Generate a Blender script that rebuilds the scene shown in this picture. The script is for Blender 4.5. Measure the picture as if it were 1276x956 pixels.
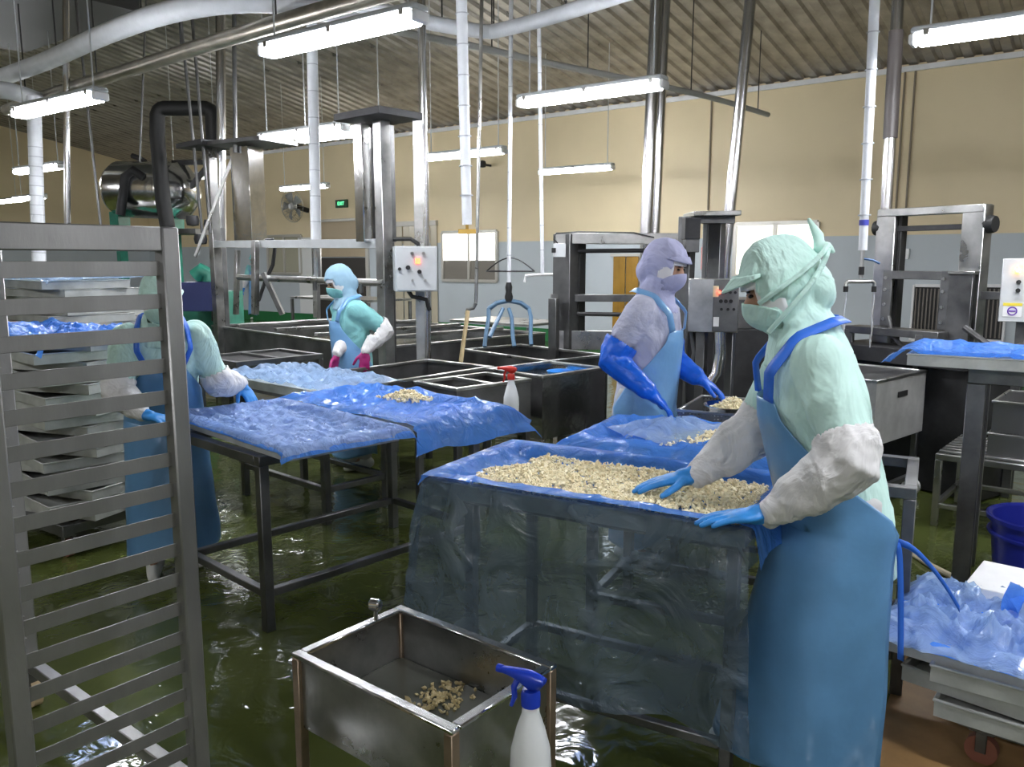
import bpy, bmesh, math, random
from mathutils import Vector, Matrix, noise
random.seed(7)
V = Vector
scene = bpy.context.scene
col = scene.collection
for o in list(bpy.data.objects): bpy.data.objects.remove(o)

# ------------------------------------------------------------------ camera
FPX, CAMH = 1020.0, 1.5                       # focal length in pixels of the 1276x956 frame, lens height
PITCH = math.atan(154 / 1020)                 # horizon sits 154 px above the centre
camd = bpy.data.cameras.new('camera'); cam = bpy.data.objects.new('camera', camd); col.objects.link(cam)
cam.location = (0, 0, CAMH); cam.rotation_euler = (math.pi / 2 - PITCH, 0, 0)
camd.sensor_width = 36; camd.lens = 36 * FPX / 1276; camd.clip_start = .05; camd.clip_end = 200
scene.camera = cam
# ------------------------------------------------------------------ world, exposure
w = bpy.data.worlds.new('world'); scene.world = w; w.use_nodes = True
w.node_tree.nodes['Background'].inputs[0].default_value = (.8, .85, .9, 1)
w.node_tree.nodes['Background'].inputs[1].default_value = .25
vs = scene.view_settings
vs.view_transform = 'Standard'; vs.look = 'None'; vs.gamma = 1; vs.use_curve_mapping = False
vs.exposure = 1.85
LAMP = 26.0                                   # emission of the fluorescent diffusers

# ------------------------------------------------------------------ pixel -> place
CF = V((0, math.cos(PITCH), -math.sin(PITCH))); CU = V((0, math.sin(PITCH), math.cos(PITCH))); C0 = V((0, 0, CAMH))
def ray(x, y): return V(((x - 638) / FPX, 0, 0)) + CF + CU * ((478 - y) / FPX)
def gz(x, y, z=0.0): d = ray(x, y); return C0 + d * ((z - CAMH) / d.z)
def gy(x, y, Y): d = ray(x, y); return C0 + d * (Y / d.y)
RA = math.radians(37.7)                       # the back wall's normal, right of the lens axis
WN = V((math.sin(RA), math.cos(RA), 0)); WT = V((math.cos(RA), -math.sin(RA), 0)); WK = 12.45
def wl(x, y, k=WK): d = ray(x, y); return C0 + d * (k / d.dot(WN))
def wp(t, n, z): return WT * t + WN * n + V((0, 0, z))
SL, ZW = .185, 4.1
def ceilz(P): return ZW + SL * (WK - P.dot(WN)) if P.dot(WN) > -1 else ZW + SL * (WK + 1) - SL * (-1 - P.dot(WN))

# ------------------------------------------------------------------ materials
MATS = {}
def nt(m): m.use_nodes = True; return m.node_tree.nodes, m.node_tree.links
def mat(name, c, rough=.5, metal=0., var=0., vscale=6., c2=None, bump=0., bscale=40., emit=0., coat=0., spec=.5, trans=0., stretch=None, bdist=.01, rvar=0., bdis=0.):
    if name in MATS: return MATS[name]
    m = bpy.data.materials.new(name); N, L = nt(m); b = N['Principled BSDF']
    b.inputs['Base Color'].default_value = (*c, 1); b.inputs['Roughness'].default_value = rough
    b.inputs['Metallic'].default_value = metal; b.inputs['Specular IOR Level'].default_value = spec
    if coat: b.inputs['Coat Weight'].default_value = coat; b.inputs['Coat Roughness'].default_value = .08
    if trans: b.inputs['Transmission Weight'].default_value = trans
    tc = N.new('ShaderNodeTexCoord')
    src = tc.outputs['Object']
    if stretch:
        mp = N.new('ShaderNodeMapping'); mp.inputs['Scale'].default_value = stretch; L.new(src, mp.inputs[0]); src = mp.outputs[0]
    if var or c2 or rvar:
        n = N.new('ShaderNodeTexNoise'); n.inputs['Scale'].default_value = vscale; n.inputs['Detail'].default_value = 6; n.inputs['Roughness'].default_value = .6
        L.new(src, n.inputs['Vector'])
        r = N.new('ShaderNodeValToRGB'); e = r.color_ramp.elements
        lo = c2 if c2 else tuple(max(0, x * (1 - var)) for x in c); hi = c if c2 else tuple(min(1, x * (1 + var)) for x in c)
        e[0].position = .35; e[0].color = (*lo, 1); e[1].position = .65; e[1].color = (*hi, 1)
        L.new(n.outputs['Fac'], r.inputs[0])
        if var or c2: L.new(r.outputs[0], b.inputs['Base Color'])
        if rvar:
            mr = N.new('ShaderNodeMapRange'); mr.inputs[1].default_value = .3; mr.inputs[2].default_value = .7
            mr.inputs[3].default_value = max(.02, rough - rvar); mr.inputs[4].default_value = min(1, rough + rvar)
            L.new(n.outputs['Fac'], mr.inputs[0]); L.new(mr.outputs[0], b.inputs['Roughness'])
    if bump:
        n2 = N.new('ShaderNodeTexNoise'); n2.inputs['Scale'].default_value = bscale; n2.inputs['Detail'].default_value = 4; n2.inputs['Distortion'].default_value = bdis
        L.new(src, n2.inputs['Vector'])
        bp = N.new('ShaderNodeBump'); bp.inputs['Strength'].default_value = bump; bp.inputs['Distance'].default_value = bdist
        L.new(n2.outputs['Fac'], bp.inputs['Height']); L.new(bp.outputs[0], b.inputs['Normal'])
    if emit:
        b.inputs['Emission Color'].default_value = (*c, 1); b.inputs['Emission Strength'].default_value = emit
    MATS[name] = m; return m
def film_mat(name, c, opacity, rough=.2, bump=.35, bscale=14., tint=None):
    m = bpy.data.materials.new(name); N, L = nt(m); b = N['Principled BSDF']; out = N['Material Output']
    b.inputs['Base Color'].default_value = (*c, 1); b.inputs['Roughness'].default_value = rough; b.inputs['Specular IOR Level'].default_value = .7
    tl = N.new('ShaderNodeBsdfTranslucent'); tl.inputs[0].default_value = (*c, 1)
    m1 = N.new('ShaderNodeMixShader'); m1.inputs[0].default_value = .3; L.new(b.outputs[0], m1.inputs[1]); L.new(tl.outputs[0], m1.inputs[2])
    tr = N.new('ShaderNodeBsdfTransparent'); tr.inputs[0].default_value = (*(tint or tuple(.45 + .55 * x for x in c)), 1)
    m2 = N.new('ShaderNodeMixShader'); L.new(tr.outputs[0], m2.inputs[1]); L.new(m1.outputs[0], m2.inputs[2])
    tc = N.new('ShaderNodeTexCoord')
    n2 = N.new('ShaderNodeTexNoise'); n2.inputs['Scale'].default_value = bscale; n2.inputs['Detail'].default_value = 5; n2.inputs['Distortion'].default_value = 1.2
    L.new(tc.outputs['Object'], n2.inputs['Vector'])
    bp = N.new('ShaderNodeBump'); bp.inputs['Strength'].default_value = bump; bp.inputs['Distance'].default_value = .07
    L.new(n2.outputs['Fac'], bp.inputs['Height']); L.new(bp.outputs[0], b.inputs['Normal'])
    mr = N.new('ShaderNodeMapRange'); mr.inputs[1].default_value = .3; mr.inputs[2].default_value = .7
    mr.inputs[3].default_value = opacity - .08; mr.inputs[4].default_value = min(1, opacity + .08)
    L.new(n2.outputs['Fac'], mr.inputs[0]); L.new(mr.outputs[0], m2.inputs[0]); L.new(m2.outputs[0], out.inputs[0])
    MATS[name] = m; return m

STEEL = mat('stainless steel', (.46, .46, .45), .33, 1, var=.25, vscale=5, rvar=.1, bump=.05, bscale=60)
STEELD = mat('worn grey steel', (.17, .17, .17), .42, .9, var=.3, vscale=4, rvar=.1, bump=.06, bscale=50)
RACKM = mat('brushed rack steel', (.35, .345, .34), .42, .85, var=.22, vscale=3, bump=.05, bscale=120, stretch=(1, 1, .3), rvar=.08)
CHROME = mat('polished steel', (.72, .72, .72), .16, 1, var=.12, vscale=9, bump=.12, bscale=18)
TRAYM = mat('zinc tray metal', (.50, .51, .48), .5, .35, var=.15, vscale=7, bump=.05, bscale=50)
DARK = mat('dark machine paint', (.035, .035, .037), .5, .3, var=.3)
BLACK = mat('black rubber', (.012, .012, .012), .55)
BOXG = mat('light grey enamel', (.55, .57, .58), .35, 0, var=.06)
WHITEP = mat('white plastic', (.8, .8, .8), .4, 0, var=.05)
INSUL = mat('white pipe lagging', (.72, .74, .77), .55, 0, var=.06, vscale=8, bump=.15, bscale=20)
GREENP = mat('green machine paint', (.03, .22, .15), .4, .1, var=.2)
BRASS = mat('brass', (.65, .42, .12), .3, 1)
WOODM = mat('pale worn wood', (.48, .37, .2), .6, 0, var=.25, vscale=9, stretch=(1, 1, .2))
CARD = mat('wet brown cardboard', (.28, .16, .06), .55, 0, var=.3, vscale=3)
RED = mat('red plastic', (.6, .03, .02), .3)
BLUEP = mat('blue spray head plastic', (.015, .05, .5), .25, 0)
BUCKET = mat('blue bucket plastic', (.02, .03, .33), .35, 0)
FILM = film_mat('blue plastic film', (.10, .33, .95), .80, .10, bump=.6, bscale=9)
FILMC = film_mat('pale blue clear film', (.50, .67, .93), .55, .06, bump=.9, bscale=9, tint=(.75, .85, .95))
FILMH = film_mat('clear hanging film', (.15, .20, .245), .56, .16, bump=.8, bscale=6, tint=(.6, .7, .78))
VINYLB = mat('translucent bottle plastic', (.78, .8, .8), .35, 0, spec=.4)
MINT = mat('mint green work cloth', (.58, .82, .75), .8, 0, var=.05, bump=.75, bscale=4.2, bdist=.075, bdis=.9, stretch=(1.3, 1.3, .7))
AQUA = mat('aqua work cloth', (.27, .62, .62), .8, 0, var=.08, bump=.7, bscale=4.5, bdist=.06, bdis=.9)
LAV = mat('lavender grey work cloth', (.52, .53, .66), .8, 0, var=.06, bump=.75, bscale=4.5, bdist=.06, bdis=.9)
LILAC = mat('lilac hood cloth', (.46, .47, .68), .8, 0, var=.06, bump=.65, bscale=5, bdist=.05, bdis=.9)
WHITEC = mat('white sleeve fabric', (.76, .75, .75), .75, 0, var=.05, bump=.75, bscale=8, bdist=.045, bdis=1.0)
WHITEN = mat('white inner cap cloth', (.80, .78, .79), .85, 0)
APRON = mat('blue vinyl apron', (.12, .29, .52), .30, 0, var=.12, vscale=3, bump=.18, bscale=5, bdist=.04, coat=.15)
APRONL = mat('pale blue vinyl apron', (.20, .42, .72), .3, 0, var=.1, vscale=3, bump=.3, bscale=7, bdist=.04, coat=.2)
STRAP = mat('bright blue strap', (.03, .15, .68), .5)
NITR = mat('blue nitrile glove', (.035, .27, .72), .45, 0, var=.12, vscale=25, bump=.25, bscale=60, bdist=.004)
GAUNT = mat('royal blue rubber gauntlet', (.008, .13, .72), .28, 0, var=.1, bump=.3, bscale=16, bdist=.02)
PINKG = mat('magenta rubber glove', (.38, .02, .16), .4, 0, var=.1)
SKIN = mat('skin', (.52, .30, .2), .5)
EYE = mat('dark eye', (.012, .008, .006), .25)
BOOT = mat('white rubber boot', (.8, .79, .76), .35)
TROU = mat('white trousers', (.6, .6, .6), .8)
FOOD = mat('pale yellow chopped pieces', (.97, .90, .66), .5, 0, c2=(.93, .80, .50), vscale=60)
GLASSM = mat('lens plastic', (.9, .9, .9), .3)
TUBE = mat('lamp diffuser', (.93, .95, 1.0), .4, emit=LAMP)
CASTER = mat('red brown caster', (.22, .08, .05), .5)
GRILL = mat('dark louvre', (.06, .055, .05), .6)

# ------------------------------------------------------------------ mesh builder
class MB:
    def __init__(s): s.v = []; s.f = []
    def add(s, vs_, fs):
        k = len(s.v); s.v += [V(p) for p in vs_]; s.f += [[i + k for i in f] for f in fs]; return s
    def box(s, c, size, rz=0., ch=.003, mtx=None):
        hx, hy, hz = size[0] / 2, size[1] / 2, size[2] / 2; ch = min(ch, hx * .6, hy * .6, hz * .6)
        R = mtx if mtx else Matrix.Rotation(rz, 3, 'Z'); c = V(c); vs_ = []; fs = []
        idx = {}
        for sx in (-1, 1):
            for sy in (-1, 1):
                for sz in (-1, 1):
                    for ax in range(3):
                        p = [sx * (hx - ch), sy * (hy - ch), sz * (hz - ch)]; p[ax] = (sx, sy, sz)[ax] * (hx, hy, hz)[ax]
                        idx[(sx, sy, sz, ax)] = len(vs_); vs_.append(c + R @ V(p))
        for ax in range(3):
            o1, o2 = [(1, 2), (2, 0), (0, 1)][ax]
            for sg in (-1, 1):
                q = []
                for a, b in ((-1, -1), (1, -1), (1, 1), (-1, 1)):
                    k = [0, 0, 0]; k[ax] = sg; k[o1] = a; k[o2] = b; q.append(idx[(*k, ax)])
                fs.append(q if sg > 0 else q[::-1])
            for a in (-1, 1):
                for b in (-1, 1):
                    k1 = [0, 0, 0]; k1[o1] = a; k1[o2] = b; k1[ax] = -1; k2 = list(k1); k2[ax] = 1
                    q = [idx[(*k1, o1)], idx[(*k2, o1)], idx[(*k2, o2)], idx[(*k1, o2)]]
                    fs.append(q if a * b < 0 else q[::-1])
        for sx in (-1, 1):
            for sy in (-1, 1):
                for sz in (-1, 1):
                    q = [idx[(sx, sy, sz, i)] for i in range(3)]; fs.append(q if sx * sy * sz > 0 else q[::-1])
        return s.add(vs_, fs)
    def beam(s, p0, p1, w_, h_=None, up=(0, 0, 1), ch=.002):
        p0, p1 = V(p0), V(p1); d = p1 - p0; L = d.length; d.normalize(); up = V(up)
        if abs(d.dot(up)) > .99: up = WN.copy()
        sd = d.cross(up).normalized(); u2 = sd.cross(d).normalized()
        M = Matrix((d, -sd, u2)).transposed()
        if M.determinant() < 0: M = Matrix((d, sd, u2)).transposed()
        return s.box((p0 + p1) / 2, (L, w_, h_ or w_), mtx=M, ch=ch)
    def tube(s, pts, rad, seg=12, caps=True):
        pts = [V(p) for p in pts]; n = len(pts)
        if not isinstance(rad, (list, tuple)): rad = [rad] * n
        vs_ = []; fs = []; prev = None
        for i, p in enumerate(pts):
            d = (pts[min(i + 1, n - 1)] - pts[max(i - 1, 0)])
            if d.length < 1e-9: d = V((0, 0, 1))
            d.normalize()
            if prev is None:
                a = V((0, 0, 1)) if abs(d.z) < .9 else V((1, 0, 0)); x = d.cross(a).normalized()
            else:
                x = prev - d * prev.dot(d); x = x.normalized() if x.length > 1e-6 else d.orthogonal().normalized()
            prev = x; y = d.cross(x)
            for k in range(seg):
                an = 2 * math.pi * k / seg; vs_.append(p + (x * math.cos(an) + y * math.sin(an)) * rad[i])
        for i in range(n - 1):
            for k in range(seg):
                a, b = i * seg + k, i * seg + (k + 1) % seg; fs.append([a, b, b + seg, a + seg])
        if caps: fs.append(list(range(seg))[::-1]); fs.append([(n - 1) * seg + k for k in range(seg)])
        return s.add(vs_, fs)
    def cyl(s, p0, p1, r, r1=None, seg=14): return s.tube([p0, p1], [r, r if r1 is None else r1], seg)
    def rev(s, prof, c=(0, 0, 0), seg=24, axis=None):
        c = V(c); M = V((0, 0, 1)).rotation_difference(V(axis)).to_matrix() if axis else Matrix.Identity(3); vs_ = []; fs = []
        for r, z in prof:
            for k in range(seg):
                an = 2 * math.pi * k / seg; vs_.append(c + M @ V((r * math.cos(an), r * math.sin(an), z)))
        for i in range(len(prof) - 1):
            for k in range(seg):
                a, b = i * seg + k, i * seg + (k + 1) % seg; fs.append([a, b, b + seg, a + seg])
        return s.add(vs_, fs)
    def grid(s, fn, nu, nv):
        vs_ = [fn(i / nu, j / nv) for j in range(nv + 1) for i in range(nu + 1)]
        fs = [[j * (nu + 1) + i, j * (nu + 1) + i + 1, (j + 1) * (nu + 1) + i + 1, (j + 1) * (nu + 1) + i] for j in range(nv) for i in range(nu)]
        return s.add(vs_, fs)
    def tub(s, x0, x1, y0, y1, z0, z1, t=.02, floor_t=.02):
        """open box with wall thickness"""
        o = [(x0, y0), (x1, y0), (x1, y1), (x0, y1)]; i_ = [(x0 + t, y0 + t), (x1 - t, y0 + t), (x1 - t, y1 - t), (x0 + t, y1 - t)]
        vs_ = [(*p, z0) for p in o] + [(*p, z1) for p in o] + [(*p, z1) for p in i_] + [(*p, z0 + floor_t) for p in i_]
        fs = [[3, 2, 1, 0], [12, 13, 14, 15]]
        for k in range(4):
            n_ = (k + 1) % 4; fs += [[k, n_, 4 + n_, 4 + k], [4 + k, 4 + n_, 8 + n_, 8 + k], [8 + k, 8 + n_, 12 + n_, 12 + k]]
        return s.add(vs_, fs)
    def build(s, name, m, parent=None, world=False, smooth=40):
        me = bpy.data.meshes.new(name)
        vs_ = s.v
        if parent is not None and world:
            im = (Matrix.Translation(parent.location) @ Matrix.Rotation(parent.rotation_euler.z, 4, 'Z')).inverted(); vs_ = [im @ p for p in vs_]
        me.from_pydata([tuple(p) for p in vs_], [], s.f); me.update()
        if smooth:
            me.polygons.foreach_set('use_smooth', [True] * len(me.polygons)); me.set_sharp_from_angle(angle=math.radians(smooth))
        me.materials.append(m)
        o = bpy.data.objects.new(name, me); col.objects.link(o)
        if parent is not None: o.parent = parent
        return o

def tag(o, label, cat, group=None, kind=None):
    if label: o['label'] = label
    if cat: o['category'] = cat
    if group: o['group'] = group
    if kind: o['kind'] = kind
    return o
def thing(name, label, cat, loc=(0, 0, 0), rz=0., group=None):
    o = bpy.data.objects.new(name, None); col.objects.link(o); o.location = loc; o.rotation_euler = (0, 0, rz); o.empty_display_size = .1
    return tag(o, label, cat, group)
def struct(o): o['kind'] = 'structure'; return o
def copy_tree(root, loc, rz, label, group=None):
    r = root.copy(); col.objects.link(r); r.location = loc; r.rotation_euler = (0, 0, rz); r['label'] = label
    if group: r['group'] = group
    for ch in list(root.children):
        c = ch.copy(); col.objects.link(c); c.parent = r
        for g in list(ch.children):
            d = g.copy(); col.objects.link(d); d.parent = c
    return r
def one(name, mb, m, label, cat, group=None, base=None, smooth=40):
    """a thing that is one mesh: origin at its base"""
    if base is None:
        xs = [p.x for p in mb.v]; ys = [p.y for p in mb.v]; zs = [p.z for p in mb.v]
        base = V(((min(xs) + max(xs)) / 2, (min(ys) + max(ys)) / 2, min(zs)))
    base = V(base); mb.v = [p - base for p in mb.v]
    o = mb.build(name, m, smooth=smooth); o.location = base
    return tag(o, label, cat, group)
def ordn(i): return ['first', 'second', 'third', 'fourth', 'fifth', 'sixth', 'seventh', 'eighth', 'ninth', 'tenth', 'eleventh', 'twelfth', 'thirteenth', 'fourteenth', 'fifteenth', 'sixteenth', 'seventeenth', 'eighteenth', 'nineteenth', 'twentieth'][i]

# ================================================================== THE ROOM
T0, T1, N0 = -22.75, 10.0, -7.0
def wall_mat():
    m = bpy.data.materials.new('painted wall'); N, L = nt(m); b = N['Principled BSDF']
    g = N.new('ShaderNodeNewGeometry'); sp = N.new('ShaderNodeSeparateXYZ'); L.new(g.outputs['Position'], sp.inputs[0])
    n = N.new('ShaderNodeTexNoise'); n.inputs['Scale'].default_value = .7; n.inputs['Detail'].default_value = 5; L.new(g.outputs['Position'], n.inputs['Vector'])
    r = N.new('ShaderNodeValToRGB'); r.color_ramp.interpolation = 'CONSTANT'; e = r.color_ramp.elements
    e[0].position = 0; e[0].color = (.015, .16, .045, 1); e[1].position = .23 / 4; e[1].color = (.52, .57, .60, 1)
    e2 = e.new(1.83 / 4); e2.color = (.80, .67, .43, 1)
    dv = N.new('ShaderNodeMath'); dv.operation = 'DIVIDE'; dv.inputs[1].default_value = 4; L.new(sp.outputs[2], dv.inputs[0]); L.new(dv.outputs[0], r.inputs[0])
    mx = N.new('ShaderNodeMix'); mx.data_type = 'RGBA'; mx.blend_type = 'MULTIPLY'; mx.inputs[0].default_value = .35
    L.new(r.outputs[0], mx.inputs[6]); L.new(n.outputs['Fac'], mx.inputs[7]); 
    r2 = N.new('ShaderNodeValToRGB'); r2.color_ramp.elements[0].color = (.75, .74, .72, 1); r2.color_ramp.elements[0].position = .35; r2.color_ramp.elements[1].position = .6
    L.new(n.outputs['Fac'], r2.inputs[0]); L.new(r2.outputs[0], mx.inputs[7]); L.new(mx.outputs[2], b.inputs['Base Color']); b.inputs['Roughness'].default_value = .5
    return m
WALLM = wall_mat()
def floor_mat():
    m = bpy.data.materials.new('wet green painted floor'); N, L = nt(m); b = N['Principled BSDF']
    g = N.new('ShaderNodeNewGeometry')
    n = N.new('ShaderNodeTexNoise'); n.inputs['Scale'].default_value = .9; n.inputs['Detail'].default_value = 6; L.new(g.outputs['Position'], n.inputs['Vector'])
    r = N.new('ShaderNodeValToRGB'); e = r.color_ramp.elements; e[0].position = .35; e[0].color = (.050, .062, .016, 1); e[1].position = .65; e[1].color = (.088, .106, .028, 1)
    L.new(n.outputs['Fac'], r.inputs[0]); L.new(r.outputs[0], b.inputs['Base Color'])
    b.inputs['Roughness'].default_value = .09; b.inputs['Specular IOR Level'].default_value = .5
    n2 = N.new('ShaderNodeTexNoise'); n2.inputs['Scale'].default_value = 7; n2.inputs['Detail'].default_value = 3; n2.inputs['Distortion'].default_value = .6; L.new(g.outputs['Position'], n2.inputs['Vector'])
    bp = N.new('ShaderNodeBump'); bp.inputs['Strength'].default_value = .32; bp.inputs['Distance'].default_value = .02
    L.new(n2.outputs['Fac'], bp.inputs['Height']); L.new(bp.outputs[0], b.inputs['Normal'])
    return m
fl = MB(); fl.box(wp((T0 + T1) / 2, (N0 + WK) / 2, -.1), (T1 - T0 + .6, WK - N0 + .6, .2), rz=-RA, ch=.001)
struct(fl.build('floor', floor_mat()))
def wall(name, t0, n0, t1, n1, sill=4.1):
    a, b = wp(t0, n0, 0), wp(t1, n1, 0); mb = MB(); d = (b - a).normalized(); o = V((d.y, -d.x, 0)) * .2
    if (a + b).dot(o) < 0 and False: o = -o
    cen = wp((T0 + T1) / 2, (N0 + WK) / 2, 0)
    if ((a + b) / 2 + o - cen).length < ((a + b) / 2 - cen).length: o = -o
    K = 24; ps = [a + (b - a) * k / K for k in range(K + 1)]
    vs_ = []
    for p in ps: vs_ += [p, p + V((0, 0, ceilz(p) + .02)), p + o, p + o + V((0, 0, ceilz(p) + .02))]
    fs = []
    for k in range(K):
        i = 4 * k; j = i + 4; fs += [[i, j, j + 1, i + 1], [i + 2, i + 3, j + 3, j + 2], [i + 1, j + 1, j + 3, i + 3]]
    mb.add(vs_, fs); return struct(mb.build(name, WALLM))
wall('wall_back', T0, WK, T1, WK)
wall('wall_left', T0, N0, T0, WK)
wall('wall_right', T1, N0, T1, WK)
wall('wall_front', T0, N0, T1, N0)
# corrugated roof: a ceiling object with one child per sheet
CEILM = mat('corrugated roof metal', (.36, .34, .31), .36, .7, var=.3, vscale=2.5, rvar=.1)
PW = .88; ns = int((T1 - T0 + .4) / PW) + 1
pr = [(k * .22 + a, b) for k in range(4) for a, b in ((0, 0), (.11, 0), (.135, .035), (.195, .035))] + [(.89, 0)]
def sheet_mesh(na, nb):
    za, zb = ceilz(wp(0, na, 0)), ceilz(wp(0, nb, 0)); mb = MB(); vs_ = []
    for x, h in pr: vs_ += [wp(x, na, za - .0 + h), wp(x, nb, zb + h), wp(x, na, za + .003 + h), wp(x, nb, zb + .003 + h)]
    fs = []
    for k in range(len(pr) - 1):
        i = 4 * k; j = i + 4; fs += [[i, j, j + 1, i + 1], [i + 2, i + 3, j + 3, j + 2]]
    mb.add(vs_, fs); return mb
RIDGE = -1.0
ceiling = struct(MB().beam(wp(T0, RIDGE, ceilz(wp(0, RIDGE, 0)) + .08), wp(T1, RIDGE, ceilz(wp(0, RIDGE, 0)) + .08), .3, .04).build('ceiling', CEILM))
for na, nb in ((RIDGE, WK + .1), (N0 - .1, RIDGE)):
    first = None
    for k in range(ns):
        if first is None: o = first = sheet_mesh(na, nb).build('roof_sheet', CEILM, ceiling)
        else: o = first.copy(); col.objects.link(o); o.parent = ceiling
        o.location = WT * (T0 - .1 + k * PW)
# white cornice under the sheets on the back wall
c = MB(); c.beam(wp(T0 + .02, WK - .03, ZW - .05), wp(T1, WK - .03, ZW - .05), .05, .07); o = c.build('trim_1', WHITEP); struct(o)
# ================================================================== PEOPLE
def fuse(name, mb, voxel, it, m, parent, disp=0., dscale=10., dstretch=(1, 1, 1), cut=None, thick=0.):
    """weld overlapping shapes into one continuous skin (voxel remesh), relax it, add cloth folds"""
    me = bpy.data.meshes.new('tmp'); me.from_pydata([tuple(p) for p in mb.v], [], mb.f)
    t = bpy.data.objects.new('tmp', me); col.objects.link(t)
    r = t.modifiers.new('r', 'REMESH'); r.mode = 'VOXEL'; r.voxel_size = voxel
    if it: sm = t.modifiers.new('s', 'SMOOTH'); sm.factor = .5; sm.iterations = it
    dg = bpy.context.evaluated_depsgraph_get(); out = bpy.data.meshes.new_from_object(t.evaluated_get(dg))
    bpy.data.objects.remove(t); bpy.data.meshes.remove(me)
    out.name = name
    if disp:
        sx, sy, sz = dstretch; n_ = len(out.vertices); nr = [0.] * (3 * n_); co = [0.] * (3 * n_)
        out.vertex_normals.foreach_get('vector', nr); out.vertices.foreach_get('co', co)
        for i in range(0, 3 * n_, 3):
            p = V((co[i] * dscale * sx, co[i + 1] * dscale * sy, co[i + 2] * dscale * sz))
            h = (noise.noise(p) * .65 + (1 - abs(noise.noise(p * 1.7 + V((9, 3, 5)))) * 2) * .35) * disp
            co[i] += nr[i] * h; co[i + 1] += nr[i + 1] * h; co[i + 2] += nr[i + 2] * h
        out.vertices.foreach_set('co', co); out.update()
    if cut:
        bm = bmesh.new(); bm.from_mesh(out); bmesh.ops.delete(bm, geom=[v for v in bm.verts if cut(v.co)], context='VERTS'); bm.to_mesh(out); bm.free()
    out.polygons.foreach_set('use_smooth', [True] * len(out.polygons)); out.materials.clear(); out.materials.append(m); out.update()
    o = bpy.data.objects.new(name, out); col.objects.link(o); o.parent = parent
    if thick: sd = o.modifiers.new('thickness', 'SOLIDIFY'); sd.thickness = thick; sd.offset = -1
    return o
def limb(mb, pts, rad, seg=12):
    """tapered round limb with domed ends through the points"""
    pts = [V(p) for p in pts]; P = []; R_ = []
    d0 = (pts[1] - pts[0]).normalized(); d1 = (pts[-1] - pts[-2]).normalized()
    for a in (80, 55, 28): P.append(pts[0] - d0 * rad[0] * math.sin(math.radians(a))); R_.append(rad[0] * math.cos(math.radians(a)))
    for i, p in enumerate(pts):
        P.append(p); R_.append(rad[i])
        if i < len(pts) - 1:
            for k in (1, 2): P.append(p.lerp(pts[i + 1], k / 3)); R_.append(rad[i] + (rad[i + 1] - rad[i]) * k / 3)
    for a in (28, 55, 80): P.append(pts[-1] + d1 * rad[-1] * math.sin(math.radians(a))); R_.append(rad[-1] * math.cos(math.radians(a)))
    mb.tube(P, R_, seg); return mb
def ell(mb, c, r, M=None, seg=16, rings=10):
    M = M or Matrix.Identity(3); c = V(c); vs_ = []; fs = []
    for j in range(1, rings):
        th = math.pi * j / rings
        for k in range(seg):
            a = 2 * math.pi * k / seg; vs_.append(c + M @ V((r[0] * math.sin(th) * math.cos(a), r[1] * math.sin(th) * math.sin(a), r[2] * math.cos(th))))
    n_ = len(vs_); vs_ += [c + M @ V((0, 0, r[2])), c - M @ V((0, 0, r[2]))]
    for j in range(rings - 2):
        for k in range(seg):
            a, b = j * seg + k, j * seg + (k + 1) % seg; fs.append([a, a + seg, b + seg, b])
    for k in range(seg): fs.append([n_, k, (k + 1) % seg]); fs.append([n_ + 1, (rings - 2) * seg + (k + 1) % seg, (rings - 2) * seg + k])
    mb.add(vs_, fs); return mb
def loft(mb, rings, seg=24):
    vs_ = []; fs = []
    for c, ax, ay in rings:
        for k in range(seg):
            a = 2 * math.pi * k / seg; vs_.append(V(c) + V(ax) * math.cos(a) + V(ay) * math.sin(a))
    for i in range(len(rings) - 1):
        for k in range(seg):
            a, b = i * seg + k, i * seg + (k + 1) % seg; fs.append([a, b, b + seg, a + seg])
    fs.append(list(range(seg))[::-1]); fs.append([(len(rings) - 1) * seg + k for k in range(seg)])
    mb.add(vs_, fs); return mb
def ik(S, W, l1, l2, pole):
    d = W - S; D = min(d.length, (l1 + l2) * .995); d.normalize(); W = S + d * D
    x = (l1 * l1 - l2 * l2 + D * D) / (2 * D); h = math.sqrt(max(0, l1 * l1 - x * x))
    p = pole - d * pole.dot(d); p.normalize(); return S + d * x + p * h, W
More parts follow.
